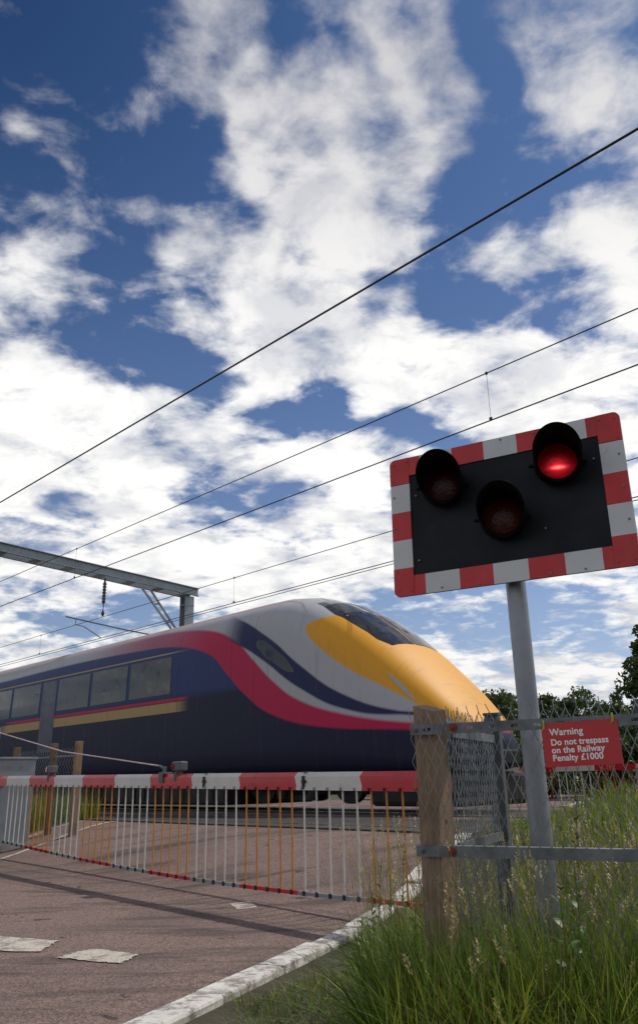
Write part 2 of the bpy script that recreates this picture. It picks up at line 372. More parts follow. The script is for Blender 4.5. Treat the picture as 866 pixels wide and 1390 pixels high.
# a line across the road at the near rail
m = MB()
for i in range(24):
    l = -8.7 + i*.27; a, b = LP(l, 8.02), LP(l+.27, 8.02); c, d = LP(l+.27, 8.10), LP(l, 8.10)
    for q in (a, b, c, d): q.z += .014
    m.add([a, b, c, d], [(0, 1, 2, 3)])
tag(m.build('road_marking', PAINT), kind='structure')
def ragged(poly, name, mt, z=.014, seg=16, amp=.016):
    """painted patch with a chipped outline"""
    pts = []
    for i in range(len(poly)):
        a, b = Vector(poly[i]), Vector(poly[(i+1) % len(poly)])
        for k in range(seg): pts.append(a.lerp(b, k/seg) + Vector((random.uniform(-amp, amp), random.uniform(-amp, amp))))
    m = MB(); m.add([(q.x, q.y, gz(Vector((q.x, q.y, 0)).dot(N))+z) for q in pts], [tuple(range(len(pts)))])
    return tag(m.build(name, mt), kind='structure')
ragged([(-2.62, 6.78), (-1.83, 6.37), (-1.84, 5.98), (-2.9, 6.25)], 'road_marking', PAINT)
ragged([(-1.52, 6.06), (-1.18, 5.84), (-1.22, 5.55), (-1.66, 5.78)], 'road_marking', PAINT)
ragged([(-.84, 7.98), (-.68, 8.05), (-.58, 7.74), (-.74, 7.66)], 'road_marking', PAINT, amp=.008)

# kerb: separate painted stones along the right edge of the road
kg = []
def kerb_stone(l, p0, p1, h=.085, wd=.20, tilt=0):
    A, B = LP(l, p0), LP(l, p1); d = (B-A); d2 = d.normalized(); a = Vector((d2.y, -d2.x, 0)).normalized(); z = Vector((0, 0, 1))
    mb = MB(); c = (A+B)/2; L = d.length/2 - .004; wd = .175
    ax = (d2, a, d2.cross(a)*-1)
    mb.box(c + z*(h/2-.02) + a*wd/2, (L, wd/2, h/2+.02), (d2, a, a.cross(d2)*-1 if False else Vector((0, 0, 1))), bev=.014)
    mb.v = [(x+random.gauss(0, .0025), y+random.gauss(0, .0025), z_+random.gauss(0, .002)) for x, y, z_ in mb.v]
    o = mb.build('kerb', KERBP); o['kind'] = 'structure'; return o
p = -1.0
while p < 24:
    q = p + .62
    if not (p > 7.6 and p < 14.6):
        off = random.uniform(-.012, .012)
        if abs(p-5.3) < .25: off = .05
        kerb_stone(-2.405+off, p, q, h=.038+random.uniform(-.008, .008))
    p = q

# railway: two tracks through the crossing
def rail_profile():
    h = [(-.07, 0), (-.07, .012), (-.012, .03), (-.012, .11), (-.035, .122), (-.035, .15), (.035, .15), (.035, .122), (.012, .11), (.012, .03), (.07, .012), (.07, 0)]
    return h
TZ = .44
for k, pc in enumerate((9.0, 12.4)):
    t = MB(); t.prism([(-2.0, -.12), (-1.5, .0), (1.5, .0), (2.0, -.12)], UN(-120, pc, TZ-.14), N, Vector((0, 0, 1)), U*118.0)
    t.prism([(-2.0, -.12), (-1.5, .0), (1.5, .0), (2.0, -.12)], UN(19.2, pc, TZ-.14), N, Vector((0, 0, 1)), U*140)
    tr = t.build('railway_track', BALL); tag(tr, kind='structure')
    for g in (-.72, .72):
        r = MB(); r.prism(rail_profile(), UN(-120, pc+g, TZ-.14), N, Vector((0, 0, 1)), U*280)
        for i in range(len(r.f)):
            if i in (5,): r.mi[i] = 1
        r.build('rail', [RAILST, RAILTOP], tr)
    slp = None
    for i in range(24):
        b = MB().box(UN(19.6+.65*i, pc, TZ-.165), (.13, 1.3, .045), (U, N, Vector((0, 0, 1))), bev=.01).build('sleeper', CONC, tr)
# dark rubber crossing panels between and beside the rails
CROSS = mat('crossing_panel', (.042, .036, .034), .8, 0, .3, 5, .4, 60, dirt=((.11, .085, .075), 3, .52, .6))
for (a, b) in ((7.72, 8.22), (8.34, 9.66), (9.78, 10.2), (11.1, 11.62), (11.74, 13.06), (13.18, 13.7)):
    for i in range(10):
        l0 = -10.2 + i*.8; q = [LP(l0+.01, a), LP(l0+.79, a), LP(l0+.79, b), LP(l0+.01, b)]
        pm = MB(); base = [Vector((v.x, v.y, .425)) for v in q]; top = [Vector((v.x, v.y, TZ+.004)) for v in q]
        pm.add(base+top, [(0, 1, 5, 4), (1, 2, 6, 5), (2, 3, 7, 6), (3, 0, 4, 7), (4, 5, 6, 7)])
        tag(pm.build('crossing_deck', CROSS), kind='structure')

# ------------------------------------------------------------------ the train
TR = empty('passenger_train', UN(.28, 12.4, 0), 'dark blue passenger train with magenta swoosh and yellow nose crossing the road', 'train',
           rz=math.atan2(U.y, U.x))
# local frame: x = s along the train (nose at 8.5), y = towards the camera, z up
def ip(x, xs, ys): return float(np.interp(x, xs, ys))
NS = [8.50, 8.54, 8.64, 8.8, 9.05, 9.4, 9.8, 10.2, 10.8, 11.4, 12.0, 12.6, 13.2, 14.0]
NZT = [1.62, 1.72, 1.86, 2.02, 2.28, 2.62, 2.98, 3.33, 3.80, 4.20, 4.50, 4.70, 4.79, 4.81]
NW = [.10, .34, .58, .76, .93, 1.06, 1.15, 1.22, 1.29, 1.335, 1.36, 1.37, 1.37, 1.37]
NZB = [1.35, 1.26, 1.20, 1.15, 1.12, 1.10, 1.10, 1.10, 1.10, 1.10, 1.10, 1.10, 1.10, 1.10]
PR = [(0, 1.10), (1.10, 1.10), (1.27, 1.16), (1.345, 1.32), (1.36, 1.6), (1.37, 1.9), (1.372, 2.2), (1.372, 2.5), (1.372, 2.8), (1.37, 2.98), (1.365, 3.28), (1.355, 3.58),
      (1.345, 3.85), (1.325, 4.02), (1.29, 4.18), (1.23, 4.34), (1.14, 4.48), (1.01, 4.59), (.84, 4.68), (.62, 4.75), (.33, 4.80), (0, 4.81)]
half = PR; full = [(-y, z) for y, z in reversed(half[1:-1])]
RING = [(y, z) for y, z in half] + full           # closed loop, starts at bottom centre, goes up the +y side
nR = len(RING)
def section(s):
    zt, wd, zb = ip(s, NS, NZT), ip(s, NS, NW), ip(s, NS, NZB)
    k = min(max((13.0-s)/3.5, 0), 1)
    out = []
    for (y, z) in RING:
        t = (z-1.10)/3.71; yy = y*wd/1.372
        # the nose is rounder: pull the upper corners in
        t2 = t; rr = 1 - k*.16*max(0, (t-.35)/.65)**2
        out.append(Vector((s, yy*rr, zb + (zt-zb)*t2)))
    return out
def loft(S, closeA=True, closeB=True):
    m = MB(); rings = [section(s) for s in S]; vs = [v for r in rings for v in r]
    m.add(vs, [(i*nR+j, i*nR+(j+1) % nR, (i+1)*nR+(j+1) % nR, (i+1)*nR+j) for i in range(len(S)-1) for j in range(nR)], 0, True)
    if closeA: m.add(rings[0], [tuple(range(nR))])
    if closeB: m.add(rings[-1], [tuple(reversed(range(nR)))])
    return m, rings
def livery():
    m = bpy.data.materials.new('train_livery'); m.use_nodes = True; t = NT(m.node_tree); b = m.node_tree.nodes['Principled BSDF']
    co = t.n('ShaderNodeTexCoord').outputs['Object']; s, y, z = t.sep(co)
    S0, S1, Z0, Z1 = 8.0, 26.0, 1.0, 5.0
    def curve(pts, inv=False):
        c = t.n('ShaderNodeFloatCurve'); cu = c.mapping.curves[0]
        if not inv: P = [((a-S0)/(S1-S0), (q-Z0)/(Z1-Z0)) for a, q in pts]; src = t.math('DIVIDE', t.math('SUBTRACT', s, S0), S1-S0)
        else: P = [((q-Z0)/(Z1-Z0), (a-S0)/(S1-S0)) for a, q in pts]; src = t.math('DIVIDE', t.math('SUBTRACT', z, Z0), Z1-Z0)
        P.sort(); cu.points[0].location = P[0]; cu.points[1].location = P[-1]
        for q in P[1:-1]: cu.points.new(*q)
        c.mapping.update(); t.put(c.inputs['Value'], t.math('MINIMUM', t.math('MAXIMUM', src, 0.0), 1.0))
        o = c.outputs[0]
        return t.math('MULTIPLY_ADD', o, (Z1-Z0) if not inv else (S1-S0), Z0 if not inv else S0)
    def above(a, bnd, soft=.008): return t.ss(t.math('SUBTRACT', a, bnd), -soft, soft)
    def band(v, a, bb, soft=.006): return t.math('MULTIPLY', above(v, a, soft), t.math('SUBTRACT', 1.0, above(v, bb, soft)))
    NAVY = (.011, .013, .042, 1); BLUE = (.022, .045, .150, 1); MAG = (.52, .012, .075, 1); SIL = (.46, .46, .475, 1); GOLD = (.46, .31, .13, 1)
    PINK = (.42, .13, .19, 1); ROOF = (.40, .38, .36, 1); YL = (.80, .37, .03, 1); LINE = (.60, .07, .04, 1)
    c = t.mix(above(z, 2.88, .12), NAVY, BLUE)
    far = t.ss(s, 15.8, 17.2)
    c = t.mix(t.math('MULTIPLY', band(z, 2.55, 2.78), t.math('MULTIPLY', t.ss(s, 15.9, 16.6), t.ss(s, 26.6, 25.6))), c, GOLD)
    c = t.mix(t.math('MULTIPLY', band(z, 2.80, 2.87), t.math('MULTIPLY', t.ss(s, 15.9, 16.3), t.ss(s, 26.0, 25.4))), c, MAG)
    c = t.mix(t.math('MULTIPLY', band(z, 3.915, 3.95), far), c, GOLD)
    lo = curve([(8, 1.70), (9.6, 1.80), (11.8, 1.98), (13.06, 2.28), (13.9, 2.72), (14.6, 3.25), (15.34, 3.75), (16.6, 4.05), (18.5, 4.17), (26, 4.17)])
    hi = curve([(8, 1.80), (9.6, 1.92), (11.0, 2.14), (12.2, 2.48), (13.0, 2.92), (13.7, 3.45), (14.4, 3.95), (15.4, 4.28), (16.9, 4.46), (19, 4.52), (22, 4.45), (26, 4.36)])
    mag = t.mix(t.ss(s, 15.0, 17.6), MAG, PINK)
    mag = t.mix(t.ss(s, 17.4, 22.0), mag, SIL)
    c = t.mix(above(z, lo, .03), c, mag)
    c = t.mix(above(z, hi, .04), c, t.mix(t.ss(s, 15.0, 18), SIL, ROOF))
    # dark blue streak sweeping down from the roof to the nose
    stc = curve([(8.0, 2.0), (10.0, 2.12), (11.0, 2.36), (12.17, 2.92), (13.29, 3.62), (14.3, 4.10), (15.2, 4.35), (26, 4.4)])
    dd = t.math('ABSOLUTE', t.math('SUBTRACT', z, stc))
    wd = t.lin(s, 9.8, 12.8, .03, .27)
    c = t.mix(t.math('MULTIPLY', t.ss(t.math('SUBTRACT', wd, dd), -.03, .03), t.ss(s, 15.0, 14.0)), c, (.018, .022, .085, 1))
    yb = curve([(8.7, 1.0), (8.75, 1.80), (8.97, 1.92), (9.95, 2.47), (11.05, 3.03), (11.75, 3.50), (12.05, 3.80), (12.05, 3.95), (11.4, 4.12), (9.0, 4.3), (8.6, 5.0)], True)
    c = t.mix(t.math('MULTIPLY', above(yb, s, .02), above(z, 1.86, .01)), c, YL)
    # roof edge lines
    for sj in (13.62, 14.42, 16.45, 19.6, 22.58, 23.53, 27.6):
        c = t.mix(t.math('MULTIPLY', t.math('MULTIPLY', band(s, sj, sj+.012, .003), above(4.35, z, .01)), .8), c, (.006, .006, .009, 1))
    c = t.mix(t.math('MULTIPLY', band(z, 1.52, 1.532, .003), .8), c, (.006, .006, .009, 1))
    c = t.mix(t.math('MULTIPLY', band(z, 2.38, 2.39, .003), t.math('MULTIPLY', t.ss(s, 16.3, 16.4), .6)), c, (.006, .006, .009, 1))
    smp = t.n('ShaderNodeMapping'); t.link(co, smp.inputs[0]); smp.inputs['Scale'].default_value = (5, 1, .35)
    stn = t.noise(smp.outputs[0], 2.0, 7, .65)
    c = t.mix(t.math('MULTIPLY', t.ss(stn, .52, .72), .22), c, (.10, .092, .088, 1))
    c = t.mix(t.math('MULTIPLY', band(z, 4.600, 4.625), t.ss(s, 12.5, 13.5)), c, LINE)
    c = t.mix(t.math('MULTIPLY', above(z, 4.64, .01), t.ss(s, 12.6, 13.6)), c, ROOF)
    # road grime on the lower body
    gr = t.math('MULTIPLY', t.ss(z, 1.9, 1.1), t.lin(t.noise(co, 2.2, 7, .65, .4), .35, .7, 0, .4))
    c = t.mix(gr, c, (.02, .017, .017, 1))
    c = t.mix(t.math('MULTIPLY', t.ss(t.noise(co, 1.3, 6, .6), .5, .8), .10), c, (.06, .055, .055, 1))
    t.put(b.inputs['Base Color'], c); b.inputs['Roughness'].default_value = .52; b.inputs['Specular IOR Level'].default_value = .25
    return m
LIV = livery()
S = [8.50, 8.54, 8.64, 8.8, 9.0, 9.2, 9.4, 9.6, 9.8, 10, 10.2, 10.4, 10.6, 10.8, 11.0, 11.2, 11.4, 11.6, 11.8, 12.0, 12.2, 12.4, 12.6, 12.8, 13.0, 13.2, 13.6, 14, 15, 17, 20, 24, 28, 31.4]
bm_, rings = loft(S)
body = bm_.build('body', LIV, TR)
def patch(S_, js, off, name, mt, parent, thick=.012):
    """a panel that follows the body skin, standing proud of it"""
    m = MB(); rr = [section(s) for s in S_]
    def nrm(i, j):
        a = rr[min(i+1, len(rr)-1)][j]-rr[max(i-1, 0)][j]; b2 = rr[i][(j+1) % nR]-rr[i][(j-1) % nR]; n_ = b2.cross(a)
        n_.normalize(); c = Vector((0, n_.y, n_.z)); p_ = rr[i][j]-Vector((rr[i][j].x, 0, 3.0))
        return -n_ if c.dot(p_) < 0 else n_
    top = [[rr[i][j] + nrm(i, j)*off for j in js] for i in range(len(S_))]; bot = [[rr[i][j] - nrm(i, j)*.01 for j in js] for i in range(len(S_))]
    k = len(js); vs = [v for r in top for v in r] + [v for r in bot for v in r]; o = len(S_)*k
    fs = [(i*k+j, i*k+j+1, (i+1)*k+j+1, (i+1)*k+j) for i in range(len(S_)-1) for j in range(k-1)]
    for i in range(len(S_)-1): fs += [(i*k, (i+1)*k, o+(i+1)*k, o+i*k), (i*k+k-1, o+i*k+k-1, o+(i+1)*k+k-1, (i+1)*k+k-1)]
    for j in range(k-1): fs += [(j, o+j, o+j+1, j+1), ((len(S_)-1)*k+j, (len(S_)-1)*k+j+1, o+(len(S_)-1)*k+j+1, o+(len(S_)-1)*k+j)]
    m.add(vs, fs, 0, False); 
    return m.build(name, mt, parent)
# ring indices: 9..12 = window height (z 2.98-3.85) on the +y side, mirrored side = nR - j
sideN = [9, 10, 11, 12]; sideF = [nR-j for j in sideN]
winds = [(16.75, 18.6), (18.75, 20.55), (20.7, 22.5), (23.65, 25.5), (25.65, 27.5), (27.65, 29.5)]
for a, b in winds:
    for js in (sideN, sideF): patch([a, a+.06, b-.06, b], js, .006, 'window', GLASS, TR)
DOORM = mat('door_panel', (.040, .046, .085), .4, 0, .12, 2)
for js in ([5, 6, 7, 8, 9, 10, 11, 12], [nR-j for j in (5, 6, 7, 8, 9, 10, 11, 12)]):
    dr = patch([22.62, 22.9, 23.2, 23.5], js, .004, 'door', DOORM, TR)
def skin(s_, z_=None, y_=None):
    """point on the body skin on the +y side at a height, or on the upper skin at a sideways offset"""
    r = section(s_)[:len(half)]
    if z_ is not None: return Vector((s_, float(np.interp(z_, [v.z for v in r[2:]], [v.y for v in r[2:]])), z_))
    top = r[::-1]; a = abs(y_); return Vector((s_, y_, float(np.interp(a, [v.y for v in top[:15]], [v.z for v in top[:15]]))))
def skin_panel(grid, off, name, mt, side=1):
    """grid of skin points -> thin shell panel standing proud"""
    R_, C_ = len(grid), len(grid[0]); T, B = [], []
    for i in range(R_):
        for j in range(C_):
            a = grid[min(i+1, R_-1)][j]-grid[max(i-1, 0)][j]; b2 = grid[i][min(j+1, C_-1)]-grid[i][max(j-1, 0)]; n_ = a.cross(b2).normalized()
            c = Vector((0, grid[i][j].y, grid[i][j].z-2.6))
            if n_.dot(c) < 0: n_ = -n_
            p_ = grid[i][j]+n_*off; q_ = grid[i][j]-n_*.012
            T.append(Vector((p_.x, p_.y*side, p_.z))); B.append(Vector((q_.x, q_.y*side, q_.z)))
    o = len(T); fs = [(i*C_+j, i*C_+j+1, (i+1)*C_+j+1, (i+1)*C_+j) for i in range(R_-1) for j in range(C_-1)]
    for i in range(R_-1): fs += [(i*C_, (i+1)*C_, o+(i+1)*C_, o+i*C_), (i*C_+C_-1, o+i*C_+C_-1, o+(i+1)*C_+C_-1, (i+1)*C_+C_-1)]
    for j in range(C_-1): fs += [(j, o+j, o+j+1, j+1), ((R_-1)*C_+j, (R_-1)*C_+j+1, o+(R_-1)*C_+j+1, o+(R_-1)*C_+j)]
    m = MB(); m.add(T+B, fs, 0, False); m.f = m.f
    return m.build(name, mt, TR)
SCR = mat('windscreen_glass', (.010, .011, .013), .12, 0, .1, 2, spec=.5)
g_s = [10.35+.125*i for i in range(16)]
for sd_ in (-1, 1):
    skin_panel([[skin(q, y_=t*ip(q, [10.3, 10.6, 11.6, 12.25], [.62, .80, .92, .80])) for t in (.03, .2, .4, .6, .8, 1.0)] for q in g_s], .008, 'windscreen', SCR, sd_)
    g2_ = [12.35+.1*i for i in range(13)]
    stz = lambda q: ip(q, [11.0, 12.17, 13.29, 14.3], [2.40, 2.95, 3.62, 4.08])
    skin_panel([[skin(q, z_=stz(q)+t*ip(q, [12.35, 12.6, 13.3, 13.55], [.03, .14, .17, .06])) for t in (-1, -.5, 0, .5, 1)] for q in g2_], .007, 'cab_window', SCR, sd_)
LAMPM = mat('lamp_glass', (.42, .42, .40), .25, 0, .05, 5)
for sd_ in (-1, 1):
    skin_panel([[skin(9.55+.06*i, z_=2.30+.055*i + t*.045*math.sin(.35+2.5*i/9)) for t in (-1, 0, 1)] for i in range(10)], .010, 'headlight', LAMPM, sd_)
# coupler cover, cab step, under-body equipment and bogies
cp = MB().box((8.46, 0, 1.32), (.10, .26, .12), bev=.03).build('coupler_cover', TDARK, TR)
MB().box((9.75, 0, .83), (1.0, 1.0, .27), bev=.08).build('snow_plough', TDARK, TR)
for s0, s1 in ((14.7, 18.2), (18.3, 21.9), (22.0, 26.2)):
    m = MB().box(((s0+s1)/2, 0, .83), ((s1-s0)/2, 1.28, .27), bev=.05)
    for k in range(6): m.box((s0+.4+k*(s1-s0-.8)/5, 1.285, .84), (.02, .02, .20))
    m.build('underframe_case', TDARK, TR)
for sc in (12.7, 28.3, 36.0):
    bo = MB()
    for y in (-1.0, 1.0):
        bo.box((sc, y, .98), (1.75, .07, .10), bev=.02)
        for q in (-.45, .45): bo.tube([(sc+q, y, .68), (sc+q, y, 1.06)], .10, 10)
    bo.box((sc, 0, .92), (1.7, .80, .17), bev=.03); bg_ = bo.build('bogie', TDARK, TR)
    for q in (-1.25, 1.25):
        wh = MB()
        for y in (-.75, .75): wh.tube([(sc+q, y-.065, 1.01), (sc+q, y+.065, 1.01)], .42, 28, sm=False)
        wh.tube([(sc+q, -.8, 1.01), (sc+q, .8, 1.01)], .08, 10); wh.build('wheel', TDARK, bg_)
# second carriage behind
S2 = [31.9, 36, 42, 48, 54.4]; m2, _ = loft(S2); m2.build('carriage', LIV, TR)
MB().box((31.65, 0, 2.9), (.27, 1.15, 1.5)).build('gangway', RUBBER, TR)

# ------------------------------------------------------------------ overhead line equipment
GS = 23.06
ANG = mat('painted_steel', (.27, .31, .33), .55, .3, .12, 3, dirt=((.13, .12, .11), 3, .55, .5))
GA = empty('overhead_line_gantry', UN(GS, 15.45, .42), 'grey steel portal gantry spanning the tracks behind the train', 'gantry')
inv = GA.location.copy()
def GU(s, p, z): return UN(s, p, z) - inv
def bz(p): return 6.86 + (15.7-p)*.062         # underside of the beam
Z = Vector((0, 0, 1))
bm1 = MB()
for ds in (-.22, .22):     # two channels
    a, b = GU(GS+ds, 15.72, bz(15.72)), GU(GS+ds, -1.2, bz(-1.2)); d = b-a; sgn = 1 if ds < 0 else -1
    bm1.prism([(0, 0), (.085*sgn, 0), (.085*sgn, .02), (.014*sgn, .02), (.014*sgn, .25), (.085*sgn, .25), (.085*sgn, .27), (0, .27)], a, U*-1 if True else U, Z, d)
for i in range(16):
    p = 15.3 - i*1.05
    c = GU(GS, p, bz(p)-.008); bm1.box(c, (.215, .15, .008), (U, N, Z))
bm1.build('beam', ANG, GA)
def col(p, name='column'):
    c = MB(); top = bz(p) - .02
    for ds in (-.15, .15): c.box(GU(GS+ds, p, (top+.3)/2), (.012, .17, (top-.3)/2), (U, N, Z))
    c.box(GU(GS, p, (top+.3)/2), (.14, .012, (top-.3)/2), (U, N, Z))
    c.box(GU(GS, p, .40), (.3, .3, .06), (U, N, Z)); c.box(GU(GS, p, top-.3), (.17, .19, .01), (U, N, Z)); c.build(name, ANG, GA)
col(15.45); col(-.9)
for ds in (-.13, .13):
    pass
kb = MB()
for dp in (0, .30):
    kb.box((GU(GS, 13.72+dp, bz(13.8)-.03)+GU(GS, 15.22+dp*.55, 5.35))/2, (.03, .025, (GU(GS, 13.72+dp, 6.9)-GU(GS, 15.22+dp*.55, 5.35)).length/2),
           (U, U.cross((GU(GS, 15.22+dp*.55, 5.35)-GU(GS, 13.72+dp, 6.9)).normalized()), (GU(GS, 15.22+dp*.55, 5.35)-GU(GS, 13.72+dp, 6.9)).normalized()))
for f in (.28, .62):
    a = GU(GS, 13.72+1.5*f, 6.9-1.55*f); b = GU(GS, 14.02+1.36*f, 6.9-1.55*f+.03); d = (b-a).normalized()
    kb.box((a+b)/2, ((b-a).length/2, .02, .03), (d, U, U.cross(d)))
kb.build('knee_brace', ANG, GA)
INS = mat('brown_insulator', (.035, .022, .018), .25, 0, .2, 6)
def insul(p0, a, b):
    i = MB(); L = (b-a).length; d = (b-a)/L; k = 7
    pts, rs = [a], [.02]
    for q in range(k*2+1): pts.append(a + d*L*(.12+.55*q/(k*2))); rs.append(.07 if q % 2 else .035)
    pts.append(a+d*L*.7); rs.append(.015); pts.append(b); rs.append(.012)
    i.tube(pts, rs, 10); i.tube([b-d*.16, b-d*.06, b+d*.02], [.02, .06, .02], 8)
    return i.build('insulator', INS, GA)
insul(12.4, GU(GS, 12.4, bz(12.4)-.01), GU(GS, 12.4, 5.88))
insul(9.0, GU(GS, 9.0, bz(9)-.01), GU(GS, 9.0, 6.42))
ra = MB()
ra.tube([GU(GS, 11.2, 5.72), GU(GS, 13.1, 5.54), GU(GS, 15.3, 5.38)], .022, 8)
ra.tube([GU(GS, 11.55, 5.69), GU(GS, 11.52, 5.52), GU(GS, 11.8, 5.49), GU(GS, 12.4, 5.20)], .014, 8)
ra.build('registration_arm', GALVD, GA)
LINEM = mat('overhead_wire', (.035, .033, .032), .5, .5, .2, 3)
def wire(p, z, r, name, parent=None, o=Vector((0, 0, 0)), sag=0, s0=-46, s1=96, dp=0):
    pts = []
    for i in range(60):
        s = s0 + (s1-s0)*i/59; q = ((s-GS) % 58)/58
        pts.append(UN(s, p+dp*(s-13)/10, z - sag*4*q*(1-q)) - o)
    return MB().tube(pts, r, 6).build(name, LINEM, parent)
fe = wire(6.0, 6.27, .0125, 'feeder_wire'); tag(fe, 'thick black wire crossing high over the road, nearest of the wires', 'wire')
for pc, zm, zc, lb in ((9.0, 6.40, 5.67, 'pair of overhead wires above the near track, passing above the signal board'), (12.4, 5.84, 5.20, 'pair of overhead wires above the train, passing behind the signal board')):
    o = UN(GS, pc, 0); ct = empty('catenary', o, lb, 'overhead wires', 'overhead wires of the two tracks')
    wire(pc, zm, .0085, 'messenger_wire', ct, o); wire(pc, zc, .0095, 'contact_wire', ct, o)
    if pc > 10: wire(pc, 5.14, .008, 'auxiliary_wire', ct, o, dp=.03)
    ofs = 6.1 if pc < 10 else 16.44
    for i in range(-3, 7):
        s = ofs + i*(12.15 if pc < 10 else 10.8)/1.0
        if s > 90: continue
        d = MB(); d.tube([UN(s, pc, zm)-o, UN(s, pc, zc)-o], .003, 5); d.box(UN(s, pc, zc+.02)-o, (.02, .012, .025), (U, N, Z)); d.box(UN(s, pc, zm)-o, (.015, .012, .02), (U, N, Z))
        d.build('dropper', LINEM, ct)

# ------------------------------------------------------------------ lifting barrier
BA = Vector((.830546, 6.28434, 0)); BV = Vector((-.63104, .77575, 0)).normalized(); BN = Vector((BV.y, -BV.x, 0))  # along the boom, and away from the camera
BE = empty('crossing_barrier', BA + BV*9.9 + Vector((0, 0, .03)), 'red and white lowered barrier with hanging rods across the road in front of the train', 'barrier')
bo0 = BE.location.copy()
def BP(a, z, o=0): return BA + BV*a + BN*o + Vector((0, 0, z)) - bo0
def bc(a): return .984 + .0118*a                # boom centre height
bounds = [-.05, .807, 1.645, 2.505, 3.365, 4.235, 5.10, 5.99, 6.88, 7.76, 8.66, 9.5]
def oct_(h, wd): c = .38; return [(-wd, -h), (wd, -h), (wd, h*c), (wd*.55, h), (-wd*.55, h), (-wd, h*c)]
bo = MB()
for i in range(len(bounds)-1):
    a, b = bounds[i], bounds[i+1]; mi = 0 if i % 2 == 0 else 1
    # main tube, chamfered at the top; joints cut on a slant
    pr = [(-.045, -.048), (.045, -.048), (.045, .035), (.022, .070), (-.022, .070), (-.045, .035)]
    sl = lambda z: .035*(1-abs(z-.02)/.07)
    p0 = [BP(a + sl(z), bc(a)+z, x) for x, z in pr]; p1 = [BP(b + sl(z), bc(b)+z, x) for x, z in pr]; k = len(pr)
    bo.add(p0+p1, [(j, (j+1) % k, k+(j+1) % k, k+j) for j in range(k)], mi)
    # lower flange carrying the rods
    bo.add([BP(q, bc(q)+z, x) for q in (a, b) for x, z in ((-.052, -.072), (.052, -.072), (.052, -.0485), (-.052, -.0485))],
           [(0, 1, 5, 4), (1, 2, 6, 5), (2, 3, 7, 6), (3, 0, 4, 7)], mi)
bo.add([BP(-.05, bc(0)+z, x) for x, z in [(-.045, -.072), (.045, -.072), (.045, .035), (.022, .070), (-.022, .070), (-.045, .035)]], [(0, 1, 2, 3, 4, 5)], 0)
boom = bo.build('boom', [BRED, BWHITE], BE)
def sb(a): return .175 - .045*math.sin(math.pi*min(a, 6)/6) + max(0, a-6)*.034   # skirt bottom height, sagging a little
for i in range(len(bounds)-2):
    a, b = bounds[i], bounds[i+1]; n = 5; mt = ORANGE if i % 2 == 0 else RODW
    for k in range(n):
        q = a + (b-a)*(k+.5)/n
        r = MB(); top = bc(q)-.06; j = random.uniform(-.012, .012)
        r.tube([BP(q, top, -.03), BP(q+j*.5, (top+sb(q))/2, -.03), BP(q+j, sb(q)+.01, -.03)], .0078, 7)
        ro = r.build('skirt_rod', mt, BE)
        MB().box(BP(q, bc(q)-.060, -.056), (.009, .006, .010), (BV, BN, Z)).build('bolt', BAGREY if i % 2 else RUBBER, ro)
    nxt = MB()
    for k in range(5):
        q0, q1 = a+(b-a)*k/5, a+(b-a)*(k+1)/5
        nxt.add([BP(q, sb(q)+z, x) for q in (q0, q1) for x, z in ((-.042, -.012), (-.018, -.012), (-.018, .016), (-.042, .016))],
                [(0, 1, 5, 4), (1, 2, 6, 5), (2, 3, 7, 6), (3, 0, 4, 7)], 0)
        nxt.box(BP((q0+q1)/2, sb((q0+q1)/2)+.004, -.046), (.012, .006, .018), (BV, BN, Z), 1)
    nxt.build('bottom_rail', [BRED if i % 2 == 0 else BAGREY, RUBBER], BE)
REDL = mat('red_lens', (.30, .012, .015), .15, 0, .1, 8, coat=.4)
LHOUS = mat('lamp_housing', (.11, .12, .13), .55, .2, .15, 8)
for a in (3.70, 7.10):
    zt = bc(a)+.07
    lm = MB().box(BP(a, zt+.075, -.005), (.085, .048, .047), (BV, BN, Z), bev=.014); lm.box(BP(a+.02, zt+.014, 0), (.02, .03, .03), (BV, BN, Z)); 
    lm.box(BP(a+.02, zt-.03, -.047), (.022, .004, .045), (BV, BN, Z))
    lo = lm.build('boom_lamp', LHOUS, BE)
    # lens faces the road user: on the camera side left end
    ln = MB(); ln.tube([BP(a+.065, zt+.075, -.048), BP(a+.067, zt+.075, -.060)], .034, 16); ln.build('lens', REDL, lo)
for a in (3.14, 1.545):
    s_ = MB()
    for (o, z, h, wv) in ((-.050, 0, .052, .016), (.050, 0, .052, .016), (0, .073, .004, .02)):
        s_.box(BP(a, bc(a)+z-(.012 if o else 0), o), (wv, .005 if o else .052, h), (BV, BN, Z))
    s_.box(BP(a-.015, bc(a)-.005, -.060), (.022, .008, .012), (BV, BN, Z)); s_.build('strap', RUBBER, BE)
c_ = MB().box(BP(4.0, bc(4)+.075, 0), (.055, .054, .012), (BV, BN, Z), bev=.004); c_.box(BP(4.0, bc(4)+.03, -.054), (.045, .006, .05), (BV, BN, Z))
c_.box(BP(4.03, bc(4)+.11, 0), (.025, .012, .035), (BV, BN, Z), bev=.006); c_.tube([BP(4.05, bc(4)+.13, 0), BP(4.14, bc(4)+.155, 0)], .013, 8); c_.build('cable_clamp', LHOUS, BE)
CABLE = mat('stay_cable', (.62, .50, .49), .6)
MB().tube([BP(4.14, bc(4)+.155, 0), BP(6.8, 1.43, 0), BP(9.6, 1.84, 0)], .0075, 6).build('stay_cable', CABLE, BE)
pv = MB().box(BP(9.9, .5, .05), (.28, .24, .52), (BV, BN, Z), bev=.03); pv.box(BP(9.75, 1.45, .1), (.04, .04, .45), (BV, BN, Z)); pv.build('pedestal', CAB, BE)

